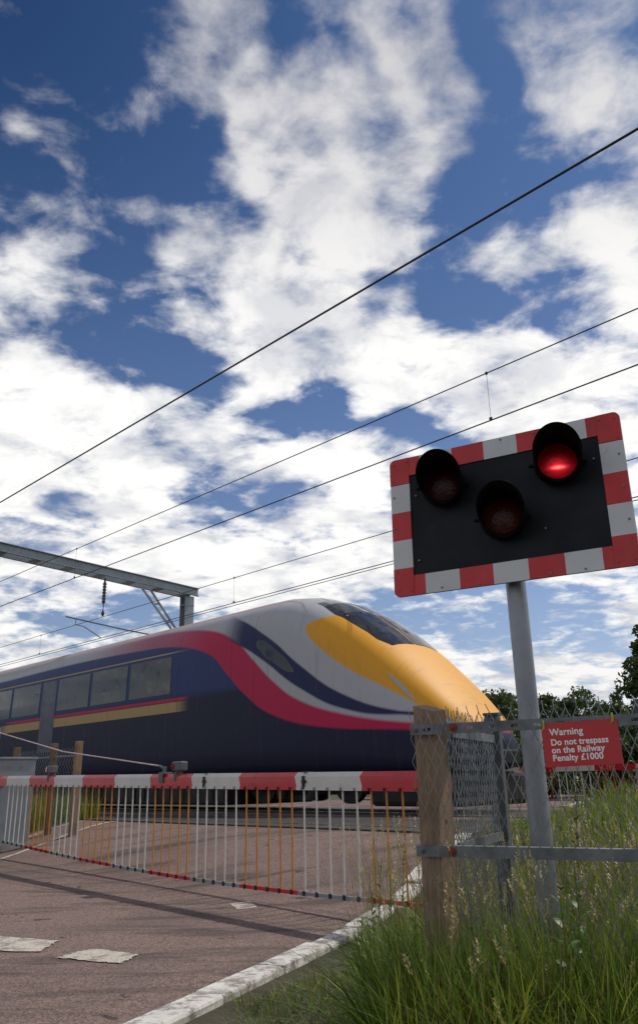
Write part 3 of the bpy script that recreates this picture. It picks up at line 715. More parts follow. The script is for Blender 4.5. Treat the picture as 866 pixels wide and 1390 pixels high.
# second barrier on the far side of the line
FB = empty('crossing_barrier', UN(7.2, 15.6, .43), 'distant red and white barrier beyond the tracks, seen through the wire mesh', 'barrier')
f0 = FB.location.copy()
fA = Vector((5.76, 16.53, 0)); fV = U
fb = MB(); q = -.1; i = 0
while q < 7.4:
    fb.box(fA + fV*(q+.43) + Vector((0, 0, 1.14)) - f0, (.43, .045, .052), (U, N, Z), i % 2); q += .86; i += 1
fb.build('boom', [BRED, BWHITE], FB)
fr = None
q = .05
while q < 7.2:
    sg = int((q+.1)/.86) % 2
    if fr is None: fr = [None, None]
    fr_ = MB().tube([fA + fV*q + Vector((0, 0, 1.09)) - f0, fA + fV*q + Vector((0, 0, .55)) - f0], .009, 6).build('skirt_rod', RODW if sg else BRED, FB)
    q += .172
MB().box(fA + fV*3.6 + Vector((0, 0, .55)) - f0, (3.6, .012, .015), (U, N, Z)).build('bottom_rail', BAGREY, FB)
MB().box(fA - fV*.35 + Vector((0, 0, .42)) - f0+Vector((0,0,.35)), (.2, .22, .38), (U, N, Z), bev=.03).build('pedestal', CAB, FB)

# ------------------------------------------------------------------ crossing signal
SG = empty('crossing_signal', (.947, 3.99, 0), 'tall grey post with red and white bordered black board and three hooded lamps', 'signal')
s0_ = SG.location.copy()
PL = MB(); px, py = 0, 0
PL.tube([(0, 0, -.1), (0, 0, 1.0), (0, 0, 2.35)], .0475, 32); PL.tube([(0, 0, 2.35), (0, 0, 2.36)], .05, 24)
pole = PL.build('pole', mat('pole_galvanised', (.27, .285, .30), .45, .6, .12, 5, .1, 60, dirt=((.12, .13, .14), 7, .60, .7)), SG)
yaw, pit = -.532, -.027
ea = Vector((math.cos(yaw), math.sin(yaw), 0)); nb = Vector((math.sin(yaw), -math.cos(yaw), 0))
ev = (Vector((0, 0, 1))*math.cos(pit) + nb*math.sin(pit)).normalized(); en = ea.cross(ev).normalized()
if en.dot(nb) < 0: en = -en
BC = Vector((.897, 3.887, 2.242)) - s0_
def QP(x, y, d=0): return BC + ea*x + ev*y + en*d
def round_rect(hx, hy, r, corners=(1, 1, 1, 1), k=5):
    pts = []
    for ci, (sx, sy, a0) in enumerate(((1, 1, 0), (-1, 1, 90), (-1, -1, 180), (1, -1, 270))):
        cx_, cy_ = sx*(hx-r), sy*(hy-r)
        for j in range(k+1):
            a = math.radians(a0 + 90*j/k); pts.append((cx_ + r*math.cos(a), cy_ + r*math.sin(a)))
    return pts
bb = MB(); bb.prism(round_rect(.600, .374, .028), QP(0, 0, -.012), ea, ev, en*.008); board = bb.build('backing_board', BLACKG, SG)
# red and white border, one painted strip per side and four corner plates
def seg_strip(rects, name):
    m_ = MB()
    for (x0, x1, y0, y1, mi) in rects:
        m_.prism([(x0, y0), (x1, y0), (x1, y1), (x0, y1)], QP(0, 0, -.0035), ea, ev, en*.0065, mi)
    return m_.build(name, [REDR, WHITER], board)
IX, IY = .490, .272
xt = [-IX, -.427, -.245, -.073, .100, .272, .442, IX]
seg_strip([(xt[i], xt[i+1], IY, .3735, i % 2) for i in range(7)], 'border_strip')
seg_strip([(xt[i], xt[i+1], -.3735, -IY, i % 2) for i in range(7)], 'border_strip')
yt = [-.230, -.079, .073, .227]
seg_strip([(-.5995, -IX-.001, yt[i], yt[i+1], 1-i % 2) for i in range(3)], 'border_strip')
seg_strip([(IX+.001, .5995, yt[i], yt[i+1], 1-i % 2) for i in range(3)], 'border_strip')
for sx in (-1, 1):
    for sy in (-1, 1):
        r_ = .03; o_ = (sx*.6, sy*.374); pts = []
        xi, xo, yi, yo = sx*(IX+.001), sx*.6, sy*.2295, sy*.374
        pts = [(xi, yi), (xo, yi)]
        for j in range(6):
            a = math.pi/2*j/5; pts.append((xo - sx*r_*(1-math.cos(a)), yo - sy*r_*(1-math.sin(a))))
        pts += [(xi, yo)]
        if sx*sy < 0: pts.reverse()
        mcp = MB().prism(pts, QP(0, 0, -.003), ea, ev, en*.008)
        for (bx, by) in ((sx*.575, sy*.345), (sx*.505, sy*.350), (sx*.578, sy*.245)):
            mcp.tube([QP(bx, by, .004), QP(bx, by, .0085)], .006, 8)
        mcp.build('corner_plate', REDR, board)
rv = MB()
for x in (-.33, -.16, .19, .36, .52): pass
for (x, y) in ((-.33, .36), (.02, .36), (.19, .358), (.575, .16), (.575, 0), (.578, -.16), (-.58, .16), (-.58, -.01), (-.34, -.355), (-.15, -.36), (.2, -.357), (.36, -.36), (-.455, .15), (.46, .16), (.20, -.14), (-.455, -.2)):
    MB().tube([QP(x, y, .002), QP(x, y, .0075)], .0055, 8).build('rivet', GALVD, board)
HOOD = mat('hood_black', (.005, .005, .0055), .7, 0, .2, 10, spec=.12)
def lensmat(name, col, emis=0):
    m_ = bpy.data.materials.new(name); m_.use_nodes = True; t = NT(m_.node_tree); b = m_.node_tree.nodes['Principled BSDF']
    co = t.n('ShaderNodeTexCoord').outputs['Object']
    vo = t.n('ShaderNodeTexVoronoi'); t.link(co, vo.inputs['Vector']); vo.inputs['Scale'].default_value = 85
    t.put(b.inputs['Base Color'], t.mix(t.lin(vo.outputs['Distance'], 0, .7), tuple(v*1.4 for v in col)+(1,), tuple(v*.6 for v in col)+(1,)))
    b.inputs['Roughness'].default_value = .3; b.inputs['Specular IOR Level'].default_value = .25
    bp = t.n('ShaderNodeBump'); bp.inputs['Strength'].default_value = .35; bp.inputs['Distance'].default_value = .003
    t.link(vo.outputs['Distance'], bp.inputs['Height']); t.link(bp.outputs[0], b.inputs['Normal'])
    if emis:
        # filament image low in the lens: bright bar, falling off over the disc (lens is lit from behind)
        x, y, z = t.sep(co)
        u = t.math('DIVIDE', x, .030); v = t.math('DIVIDE', t.math('ADD', z, .034), .0085)
        r2 = t.math('ADD', t.math('MULTIPLY', u, u), t.math('MULTIPLY', v, v)); core = t.math('DIVIDE', 1.0, t.math('ADD', 1.0, t.math('MULTIPLY', r2, r2)))
        rr_ = t.math('ADD', t.math('MULTIPLY', x, x), t.math('MULTIPLY', t.math('ADD', z, .028), t.math('ADD', z, .028)))
        glow = t.math('DIVIDE', 1.0, t.math('ADD', 1.0, t.math('DIVIDE', rr_, .0019)))
        e = t.math('ADD', t.math('MULTIPLY', core, 1.5), t.math('MULTIPLY', t.math('MULTIPLY', t.math('MULTIPLY', glow, glow), .70), t.ss(z, .06, -.03, .12, 1)))  # glow also dims toward the top: the hood's shade put into the emission
        cc = t.mix(core, (1.0, .006, .022, 1), (1.0, .13, .12, 1))
        t.put(b.inputs['Emission Color'], cc); t.put(b.inputs['Emission Strength'], t.math('MULTIPLY', e, emis))
    return m_
LN = Vector((-.262, -.965, -.02)).normalized(); LA = Vector((-LN.y, LN.x, 0)).normalized(); LV = LN.cross(LA).normalized()
if LV.z < 0: LV = -LV
def lamp(cx_, cy_, lm, lab, scale=1.0):
    c0 = QP(cx_, cy_, 0)
    ca_ = MB(); R = .094; P0 = QP(cx_, cy_, .02)
    def LQ(x, y, d=0): return P0 + LA*x + LV*y + LN*d
    ca_.tube([LQ(0, 0, -.003), LQ(0, 0, .045), LQ(0, 0, .05)], [R+.017, R+.017, R+.012], 40, cap=False)
    ca_.tube([LQ(0, 0, .0502), LQ(0, 0, .0500), LQ(0, 0, .020)], [R+.014, R-.003, R-.003], 40, cap=False)
    for sx in (-1, 1):
        ca_.tube([LQ(sx*(R+.018), -.01, .03), LQ(sx*(R+.034), -.01, .03)], .010, 8)
        ca_.tube([LQ(sx*(R+.034), -.01, .03), LQ(sx*(R+.040), -.01, .03)], .006, 8)
    lo_ = ca_.build('signal_lamp', HOOD, SG); tag(lo_, lab)
    # lens: shallow dome. Built in its own frame so that its pattern is centred
    V = []; Fc = []; nr, nk = 8, 40
    for i in range(nr+1):
        r = (R-.004)*i/nr; dd = .016*(1-(i/nr)**2)
        for k in range(nk): a = 2*math.pi*k/nk; V.append((r*math.cos(a), -dd, r*math.sin(a)))
    Fc = [(i*nk+k, (i+1)*nk+k, (i+1)*nk+(k+1) % nk, i*nk+(k+1) % nk) for i in range(nr) for k in range(nk)]
    l_ = MB(); l_.add(V, Fc, 0, True); le = l_.build('lens', lm, lo_)
    Mx = Matrix((LA, -LN, LV)).transposed().to_4x4(); Mx.translation = LQ(0, 0, .032); le.matrix_local = Mx
    # visor: cylinder hood cut away underneath, longer at the top
    h = MB(); nk = 48; rings_ = []
    def edge(a):   # a: angle, 90 = top
        t_ = (1+math.sin(a))/2; return .040 + .205*(t_**.70)
    outer, inner = R+.013, R+.009; vs_ = []
    for k in range(nk):
        a = 2*math.pi*k/nk; L = edge(a)
        for (rr2, dd) in ((outer, .02), (outer+.004, .02+L), (inner+.004, .02+L), (inner, .04)):
            vs_.append(LQ(rr2*math.cos(a), rr2*math.sin(a), dd))
    fs_ = [(k*4+j, ((k+1) % nk)*4+j, ((k+1) % nk)*4+j+1, k*4+j+1) for k in range(nk) for j in range(3)]
    h.add(vs_, fs_, 0, True); h.build('hood', HOOD, lo_)
    MB().tube([LQ(0, 0, -.12), LQ(0, 0, -.002)], [R*.75, R], 24).build('lamp_case', HOOD, lo_)
RED_ON = lensmat('lit_red_lens', (.28, .004, .012), 1.0)
RED_OFF = lensmat('unlit_red_lens', (.05, .004, .005)); AMB = lensmat('unlit_amber_lens', (.085, .014, .006))
lamp(-.295, .165, RED_OFF, 'unlit red lamp at the upper left'); lamp(.293, .165, RED_ON, 'lit red lamp at the upper right'); lamp(.002, -.058, AMB, 'unlit amber lamp in the middle')
br = MB()
for y in (.2, -.2): br.box(QP(.0, y, -.03), (.22, .02, .015), (ea, ev, en))
br.build('bracket', GALVD, SG)

# ------------------------------------------------------------------ chain link fences
FA = Vector((.385, 3.52, 0)); FE = Vector((.87111, -.49109, 0)); FN = Vector((-.49109, -.87111, 0))
def chain(o, e, nrm, L, z0, z1, wd=.0415, hh=.0435, r=.0017, seed=0, spike=.03, lean=0):
    """woven zigzag wires, returned as one panel"""
    rg = np.random.default_rng(seed); a = wd/2; K = int(L/a); J = int((z1-z0)/hh); Vv = []; Ff = []
    o = np.array(o); e = np.array(e); nn_ = np.array(nrm); off = 0
    for k in range(K):
        pts = []
        for j in range(J+1):
            x = k*a + (a if (j+k) % 2 else 0) ; z = z0 + j*hh
            d = .0016*(1 if (j % 2) else -1)
            bow = .006*math.sin(k*.21+.3) + .004*math.sin(z*6+k*.13)
            pts.append(o + e*(x + .003*math.sin(z*3.1+k*.05)) + nn_*(d+bow) + np.array([0, 0, z]))
        # twisted end standing above the top knuckle
        if k % 2 == 0:
            t = pts[-1]; pts.append(t + e*(-.004+rg.normal()*.004) + np.array([0, 0, spike*(.8+.3*rg.random())]) + nn_*rg.normal()*.004)
        P = np.array(pts); n_ = len(P); ring = []
        dirs = np.gradient(P, axis=0); dirs /= np.linalg.norm(dirs, axis=1)[:, None]
        b1 = np.cross(dirs, nn_); b1 /= np.linalg.norm(b1, axis=1)[:, None]; b2 = np.cross(dirs, b1)
        for q in range(4):
            c, s = math.cos(q*math.pi/2), math.sin(q*math.pi/2); ring.append(P + (b1*c+b2*s)*r)
        R4 = np.stack(ring, 1).reshape(-1, 3); Vv.append(R4)
        i = np.arange(n_-1)[:, None]; q = np.arange(4)[None, :]
        f = np.stack([i*4+q, i*4+(q+1) % 4, (i+1)*4+(q+1) % 4, (i+1)*4+q], -1).reshape(-1, 4) + off; Ff.append(f); off += n_*4
    return np.concatenate(Vv), np.concatenate(Ff)
F1 = empty('chain_link_fence', FA + Vector((0, 0, 0)), 'wire mesh fence with thick timber end post beside the road, carrying the red warning sign', 'fence')
fo = F1.location.copy()
def FP(a, z, o=0): return FA + FE*a + FN*o + Vector((0, 0, z)) - fo
V_, F_ = chain(FP(-.012, 0, .055), FE, FN, 2.6, .02, 1.265, seed=1); np_mesh('wire_mesh', V_, F_, WIREM, F1)
# timber post with weathered, slanted top
pa, pb = FE, FN*-1
hp = .047; yawp = math.radians(-13)
ax1 = (FE*math.cos(yawp) + FN*-1*math.sin(yawp)); ax2 = Vector((-ax1.y, ax1.x, 0))
pc_ = FP(.045, 0, -.012)
po = MB(); c8 = [(-hp, -hp), (hp, -hp), (hp, hp), (-hp, hp)]; vs_ = []; lv = [-.2, .3, .6, .9, 1.15, 1.27]
for z in lv:
    for (x, y) in c8:
        jx, jy = random.uniform(-.002, .002), random.uniform(-.002, .002)
        zz_ = z if z < 1.2 else 1.285 - (x+hp)/(2*hp)*.028 + (y)*.1
        vs_.append(pc_ + ax1*(x+jx) + ax2*(y+jy) + Vector((0, 0, zz_)))
fs_ = [(i*4+j, i*4+(j+1) % 4, (i+1)*4+(j+1) % 4, (i+1)*4+j) for i in range(len(lv)-1) for j in range(4)] + [(20, 21, 22, 23)]
po.add(vs_, fs_); po.build('post', WOOD, F1)
# right hand steel post beyond the sign
MB().box(FP(.862, .6, -.06), (.028, .028, .66), (FE, FN, Z), bev=.004).build('post', mat('dark_steel_post', (.07, .075, .08), .6, .3, .3, 8, .2), F1)
# angle iron rails
def rail(z, slots, name='rail', zr=0):
    m_ = MB(); L = 2.5; a0 = -.012
    # vertical flange as separate short plates round the slots, plus the horizontal flange behind
    h = .019
    if slots:
        q = a0
        while q < L:
            m_.prism([(q, -h), (q+.058, -h), (q+.058, h), (q, h)], FP(0, z, .060), FE, Z, FN*.005)
            m_.prism([(q+.058, -h), (q+.088, -h), (q+.088, -.006), (q+.058, -.006)], FP(0, z, .060), FE, Z, FN*.005)
            m_.prism([(q+.058, .006), (q+.088, .006), (q+.088, h), (q+.058, h)], FP(0, z, .060), FE, Z, FN*.005)
            q += .088
    else: m_.prism([(a0, -h), (L, -h), (L, h), (a0, h)], FP(0, z, .060), FE, Z, FN*.005)
    m_.prism([(a0, .016), (L, .016), (L, .020), (a0, .020)], FP(0, z, .0595), FE, Z, FN*-.04)
    m_.tube([FP(.012, z, .064), FP(.012, z, .072)], .010, 6, 0); m_.tube([FP(.012, z, .072), FP(.012, z, .082)], .005, 8)
    m_.tube([FP(.06, z, .064), FP(.06, z, .068)], .006, 6)
    return m_.build(name, RAILG, F1)
r1 = rail(1.183, True); r2 = rail(.742, False)
RUST = mat('red_rust_washer', (.20, .03, .022), .7, 0, .3, 30)
for (a, z, pr_) in ((.172, 1.186, r1), (.135, .742, r2)): 
    q = MB(); q.tube([FP(a, z, .065), FP(a, z, .070)], .016, 10); q.tube([FP(a, z, .070), FP(a, z, .078)], .007, 6); q.build('washer', RUST, pr_)
# the return run of the fence along the road
rA = FP(.10, 0, -.03) + fo; rB = Vector((.83, 4.26, 0)); rE = (rB-rA); rL = rE.length; rE.normalize(); rN = Vector((rE.y, -rE.x, 0))
F2 = empty('chain_link_fence', rB, 'short wire mesh fence running back from the timber post to a grey steel post', 'fence')
ro_ = rB.copy()
V_, F_ = chain(rA-ro_, rE, rN, rL, .02, 1.28, seed=2); np_mesh('wire_mesh', V_, F_, WIREM, F2)
MB().box(rB-ro_+Vector((0, 0, .62)), (.034, .034, .665), (rE, rN, Z), bev=.005).box(rB-ro_+Vector((0, 0, 1.292)), (.038, .038, .006), (rE, rN, Z)).build('post', POSTG, F2)
for z in (1.175, .745):
    MB().box((rA+rB)/2-ro_+Vector((0, 0, z))+rN*.012, (rL/2-.05, .003, .018), (rE, rN, Z)).build('rail', RAILG, F2)

# warning sign
SN = empty('warning_sign', FP(.655, 1.11, .07)+fo, 'red railway trespass warning sign fixed to the wire mesh', 'sign')
sn0 = SN.location.copy()
tl = .045
sE = (FE*math.cos(tl) + Z*math.sin(tl)).normalized(); sE = (FE*.999+Z*.025).normalized(); sV = FN.cross(sE).normalized()
if sV.z < 0: sV = -sV
def SPt(x, y, d=0): return sE*x + sV*y + FN*d
hw, hh = .136, .0765
pl = MB(); pl.prism([(-hw, -hh), (hw, -hh), (hw, hh), (hw-.004, hh), (-hw+.008, hh), (-hw, hh-.008)], SPt(0, 0, 0), sE, sV, FN*.0022)
plate = pl.build('plate', SIGNRED, SN)
def text(s, x, y, size, parent, mt, name='lettering', off=.0):
    c = bpy.data.curves.new('text', 'FONT'); c.body = s; c.size = size; c.extrude = .0003; c.offset = off; c.space_character = 1.03
    o = bpy.data.objects.new('text_tmp', c); COL.objects.link(o)
    dg = bpy.context.evaluated_depsgraph_get(); me = bpy.data.meshes.new_from_object(o.evaluated_get(dg)); bpy.data.objects.remove(o)
    me.name = name; me.materials.clear(); me.materials.append(mt)
    ob = bpy.data.objects.new(name, me); COL.objects.link(ob); ob.parent = parent
    Mx = Matrix((sE, sV, sE.cross(sV))).transposed().to_4x4(); Mx.translation = SPt(x, y, .0028); ob.matrix_local = Mx
    return ob
for s, x, y, z_ in (('Warning', -.108, .0325, .0335), ('Do not trespass', -.108, -.0020, .0305), ('on the Railway', -.108, -.0290, .0305), ('Penalty £1000', -.108, -.0560, .0305)):
    text(s, x, y, z_, plate, SIGNW, off=.0007)
TIE = mat('yellow_green_cable_tie', (.42, .45, .05), .5)
for (x, y) in ((-.126, .068), (.122, .078)):
    t_ = MB().tube([SPt(x, y-.012, .004), SPt(x+.002, y+.004, .008), SPt(x, y+.018, .004)], .0035, 6); t_.tube([SPt(x, y, .006), SPt(x-.006, y-.018, .005)], .002, 5); t_.build('cable_tie', TIE, SN)

# ------------------------------------------------------------------ far side of the road on the left: cabinet and timber fence
CBp = Vector((-4.93, 13.75, .14))
CX = empty('equipment_cabinet', CBp, 'tall grey metal trackside cabinet at the left end of the barrier', 'cabinet')
cax = (BV*-1, BN, Z)
MB().box((0, 0, .64), (.36, .28, .62), cax, bev=.02).box((0, 0, 1.275), (.38, .30, .018), cax, bev=.006).build('body', CAB, CX)
dr = MB().box(Vector((0, 0, .66)) - BN*.287, (.31, .008, .55), cax, bev=.004).build('door', CAB, CX)
MB().box(Vector((0, 0, .62)) - BN*.30 + BV*-.24, (.012, .012, .06), cax).build('handle', BLACK, dr)
MB().box(Vector((0, 0, 1.06)) - BN*.297 - BV*.18, (.07, .002, .045), cax).build('label_plate', CREAM, dr)
MB().box((0, 0, .0), (.40, .32, .06), cax).build('plinth', CONC, CX)
F3 = empty('chain_link_fence', (-3.95, 13.86, .3), 'distant wire mesh fence on timber posts left of the road beside the line', 'fence')
f3 = F3.location.copy(); pts3 = [Vector((-3.86, 13.72, 0)), Vector((-4.42, 14.28, 0)), Vector((-5.45, 15.5, 0))]
for i, q in enumerate(pts3):
    b_ = MB().box(q - f3 + Vector((0, 0, .95)), (.05, .05, .71), cax, bev=.006).build('post', WOOD if i == 0 else WOODD, F3)
for a, b in ((0, 1), (1, 2)):
    e_ = pts3[b]-pts3[a]; L_ = e_.length; e_.normalize(); n_ = Vector((e_.y, -e_.x, 0))
    V_, F_ = chain(pts3[a]-f3, e_, n_, L_, .3, 1.6, wd=.085, hh=.055, r=.0022, seed=5+a, spike=.02); np_mesh('wire_mesh', V_, F_, WIREM, F3)
    MB().box((pts3[a]+pts3[b])/2-f3+Vector((0, 0, 1.45)), (L_/2, .01, .012), (e_, n_, Z)).build('rail', GALVD, F3)

# ------------------------------------------------------------------ grass and weeds
GR1 = leafmat('grass_blade', (.108, .178, .024), .35, .7, 1.3)
GR3 = leafmat('grass_yellow', (.21, .215, .05), .4, .4, 1.3)
GR2 = leafmat('grass_straw', (.40, .33, .17), .3, .3, 2)
WEED = leafmat('weed_leaf', (.085, .16, .03), .3, .4, 2)
STEM = leafmat('weed_stem', (.13, .075, .045), .1, .3, 3)
def road_l(P): return P[:, 0]*LAT.x + P[:, 1]*LAT.y
def pz(P):
    p = P[:, 0]*N.x + P[:, 1]*N.y; t = np.clip((p-4.6)/3.2, 0, 1); return .42*t*t*(3-2*t)
def blades(P, H, Wd, seg=4, lean=.35, rg=rng, windx=(-.25, -.1)):
    n = len(P); az = rg.uniform(0, 2*np.pi, n); ln = rg.gamma(2.2, lean/2.2, n)
    dx_, dy_ = np.cos(az)*ln + windx[0]*.3, np.sin(az)*ln + windx[1]*.3
    fa = rg.uniform(0, 2*np.pi, n); fx, fy = np.cos(fa), np.sin(fa); VV = []
    base = pz(P)
    for i in range(seg+1):
        t = i/seg; bend = t**1.9
        x = P[:, 0] + dx_*H*bend; y = P[:, 1] + dy_*H*bend; z = base + H*(t - .30*np.minimum(ln, 1.2)*t**3)
        wd = Wd*(1-t**1.7)*.5 + .0002
        VV.append(np.stack([x-fx*wd, y-fy*wd, z], -1)); VV.append(np.stack([x+fx*wd, y+fy*wd, z], -1))
    V = np.stack(VV, 1).reshape(-1, 3); k = 2*(seg+1)
    b = (np.arange(n)*k)[:, None]; Fb = []
    for i in range(seg): Fb.append(np.concatenate([b+2*i, b+2*i+1, b+2*i+3, b+2*i+2], 1))
    F = np.stack(Fb, 1).reshape(-1, 4); return V, F
def scatter(n, x0, x1, y0, y1, cond, rg=rng):
    P = np.stack([rg.uniform(x0, x1, n), rg.uniform(y0, y1, n)], -1); return P[cond(P)]
def patchy(P, f=1.1, ph=0): return .5+.5*np.sin(P[:, 0]*f*2.1+ph)*np.cos(P[:, 1]*f*1.7+ph*2)*.9
def cone(P):  # keep what the verge near the photographer could show
    return (np.abs(P[:, 0]) < P[:, 1]*.62+.9)
edge = lambda P: road_l(P) > -2.02 + .10*np.sin(P[:, 1]*5) + .06*np.sin(P[:, 0]*17)
parts_V, parts_F, parts_M = [], [], []; off = 0
def push(VF, mi):
    global off
    V, F = VF; k_ = int((F[:, 1] - F[:, 0] == 1).sum()); seg = next(q for q in (2, 3, 4, 5) if len(F) % q == 0 and len(V) == len(F)//q*2*(q+1)); parts_V.append(V); parts_F.append(F+off); mm = np.full(len(F), mi)
    if mi == 0: mm[(np.sin(V[F[:, 0], 0]*3.1)+np.cos(V[F[:, 0], 1]*2.7)+rng.normal(0, 1.1, len(F))*0 + np.repeat(rng.normal(0, 1.2, len(F)//seg), seg)) > 1.5] = 2
    parts_M.append(mm); off += len(V)
near = lambda P: edge(P) & cone(P) & (P[:, 1] > 2.3) & ((P[:, 0] > .02+.03*P[:, 1]) | (P[:, 1] > 5.2))
nearh = lambda P: near(P) & ((P[:, 0] > .30) | (P[:, 1] > 4.6))
tall = lambda P: .34 + .66*np.clip((road_l(P)+2.0)/1.1, 0, 1)
P = scatter(38000, -1.2, 4.2, 2.3, 6.2, near); push(blades(P, (rng.uniform(.16, .56, len(P))*(.75+.4*patchy(P)))*tall(P), rng.uniform(.003, .008, len(P)), 4, .55), 0)
P = scatter(15000, .1, 3.6, 2.55, 4.6, lambda P: near(P) & (P[:, 0] > .20)); push(blades(P, rng.uniform(.30, .58, len(P))*np.clip((P[:, 0]-.05)/.35, .45, 1), rng.uniform(.005, .0125, len(P)), 5, .58), 0)
litt = lambda P: edge(P) & cone(P) & (P[:, 1] > 2.0)
P = scatter(42000, -1.9, 2.0, 2.2, 7.5, litt); push(blades(P, rng.uniform(.02, .10, len(P)), rng.uniform(.002, .005, len(P)), 2, .9), 0)
P = scatter(9000, -1.9, 2.0, 2.2, 7.5, litt); push(blades(P, rng.uniform(.03, .12, len(P)), rng.uniform(.002, .004, len(P)), 2, 1.6), 1)
P = scatter(3600, .15, 1.1, 2.75, 3.42, lambda P: P[:, 1] < 3.62-.56*(P[:, 0]-.385)); push(blades(P, rng.uniform(.38, .62, len(P)), rng.uniform(.005, .011, len(P)), 5, .35), 0)
P = scatter(30000, -1.0, 4.0, 2.4, 5.0, near); push(blades(P, rng.uniform(.08, .24, len(P))*tall(P), rng.uniform(.004, .009, len(P)), 3, .6), 0)
P = scatter(26000, .2, 9, 6.0, 12, lambda P: edge(P) & cone(P) & (P[:, 0]*N.x+P[:, 1]*N.y < 11)); push(blades(P, rng.uniform(.12, .50, len(P))*tall(P), rng.uniform(.005, .010, len(P)), 3, .4), 0)
P = scatter(16000, 2, 26, 9, 30, lambda P: edge(P) & (P[:, 0]*N.x+P[:, 1]*N.y > 15)); push(blades(P, rng.uniform(.15, .6, len(P)), rng.uniform(.02, .04, len(P)), 2, .4), 0)
P = scatter(5200, -1.2, 4.0, 2.6, 7.5, nearh); push(blades(P, rng.uniform(.2, .56, len(P))*tall(P), rng.uniform(.0015, .003, len(P)), 4, .28), 1)
# left hand verge by the cabinet
lft = lambda P: (road_l(P) < -10.0) & (P[:, 0]*N.x+P[:, 1]*N.y < 8.2) & (P[:, 0] > -8)
P = scatter(15000, -8, -3, 12, 18, lft); push(blades(P, rng.uniform(.15, .62, len(P)), rng.uniform(.008, .014, len(P)), 3, .3), 0)
P = scatter(3000, -8, -3, 12, 18, lft); push(blades(P, rng.uniform(.25, .65, len(P)), rng.uniform(.004, .008, len(P)), 3, .3), 1)
P = scatter(5000, -4.5, -2, 3, 12, lambda P: (road_l(P) < -10.65)); push(blades(P, rng.uniform(.05, .2, len(P)), rng.uniform(.006, .01, len(P)), 3, .5), 0)
g_ = np_mesh('grass', np.concatenate(parts_V), np.concatenate(parts_F), [GR1, GR2, GR3], None, np.concatenate(parts_M)); tag(g_, 'long green grass with dry stalks growing on the road verge', 'grass', kind='stuff')

# flowering grass heads on tall stalks
def seed_heads(n, region, name, hmin, hmax, mt, col_label, rg=rng, headn=26, hl=.075):
    P = region(n); n = len(P); Vs, Fs, o = [], [], 0
    for i in range(n):
        x, y = P[i]; b = float(pz(P[i:i+1])[0]); H = rg.uniform(hmin, hmax); lx_, ly_ = rg.normal(0, .09, 2) + np.array([-.03, -.01])
        pts = [Vector((x+lx_*(t**1.8), y+ly_*(t**1.8), b+H*t)) for t in (0, .35, .7, 1)]
        m_ = MB().tube(pts, [.0016, .0013, .001, .0006], 3, cap=False)
        top = pts[-1]; d = (pts[-1]-pts[-2]).normalized(); L = hl*rg.uniform(.6, 1.3)
        for k in range(headn):
            t = k/headn; c = top - d*L*(1-t); rr2 = (.0045+.010*math.sin(math.pi*min(1, t*.9+.1)))*rg.uniform(.5, 1.2); a = rg.uniform(0, 6.28)
            e1 = Vector((math.cos(a), math.sin(a), .9)).normalized(); c2 = c + e1*rr2*.7; s = .0030; q = e1.cross(d).normalized() if abs(e1.dot(d)) < .99 else Vector((1, 0, 0))
            m_.add([c2-e1*s*2.2, c2+q*s*.7, c2+e1*s*2.2, c2-q*s*.7], [(0, 1, 2, 3)])
        Vs += [tuple(v) for v in m_.v]; Fs += [tuple(q+o for q in f) for f in m_.f]; o = len(Vs)
    me = bpy.data.meshes.new(name); me.from_pydata(Vs, [], Fs); me.materials.append(mt); me.update()
    ob = bpy.data.objects.new(name, me); COL.objects.link(ob); return tag(ob, col_label, 'grass', kind='stuff')
seed_heads(2100, lambda n: scatter(n, -.8, 3.6, 2.7, 6.5, nearh), 'grass_seed_heads', .42, .80, GR2, 'pale feathery grass seed heads standing above the green verge')
seed_heads(500, lambda n: scatter(n, .8, 7, 6.0, 12, lambda P: edge(P) & cone(P) & (P[:, 0]*N.x+P[:, 1]*N.y < 10)), 'grass_seed_heads', .4, .75, GR2, 'faded grass seed heads further back along the line', headn=14, hl=.11)

# grit and pebbles on the bare strip behind the kerb
P = scatter(9000, -2.2, 1.6, 1.8, 8, lambda P: (road_l(P) > -2.08) & (road_l(P) < -1.35)); n_ = len(P)
oc = np.array([(1, 0, 0), (-1, 0, 0), (0, 1, 0), (0, -1, 0), (0, 0, 1), (0, 0, -1)], float); of = np.array([(0, 2, 4), (2, 1, 4), (1, 3, 4), (3, 0, 4), (2, 0, 5), (1, 2, 5), (3, 1, 5), (0, 3, 5)])
sz = rng.gamma(2, .0028, n_)[:, None, None]*rng.uniform(.6, 1.3, (n_, 6, 1)); V = oc[None]*sz; V[..., 2] *= .6; V[..., :2] += P[:, None, :]; V[..., 2] += pz(P)[:, None]+.003
tag(np_mesh('gravel', V.reshape(-1, 3), (of[None]+(np.arange(n_)*6)[:, None, None]).reshape(-1, 3), mat('grit', (.19, .165, .14), .9, 0, .3, 60, island=.5)), 'grey grit scattered on bare soil beside the kerb', 'gravel', kind='stuff')

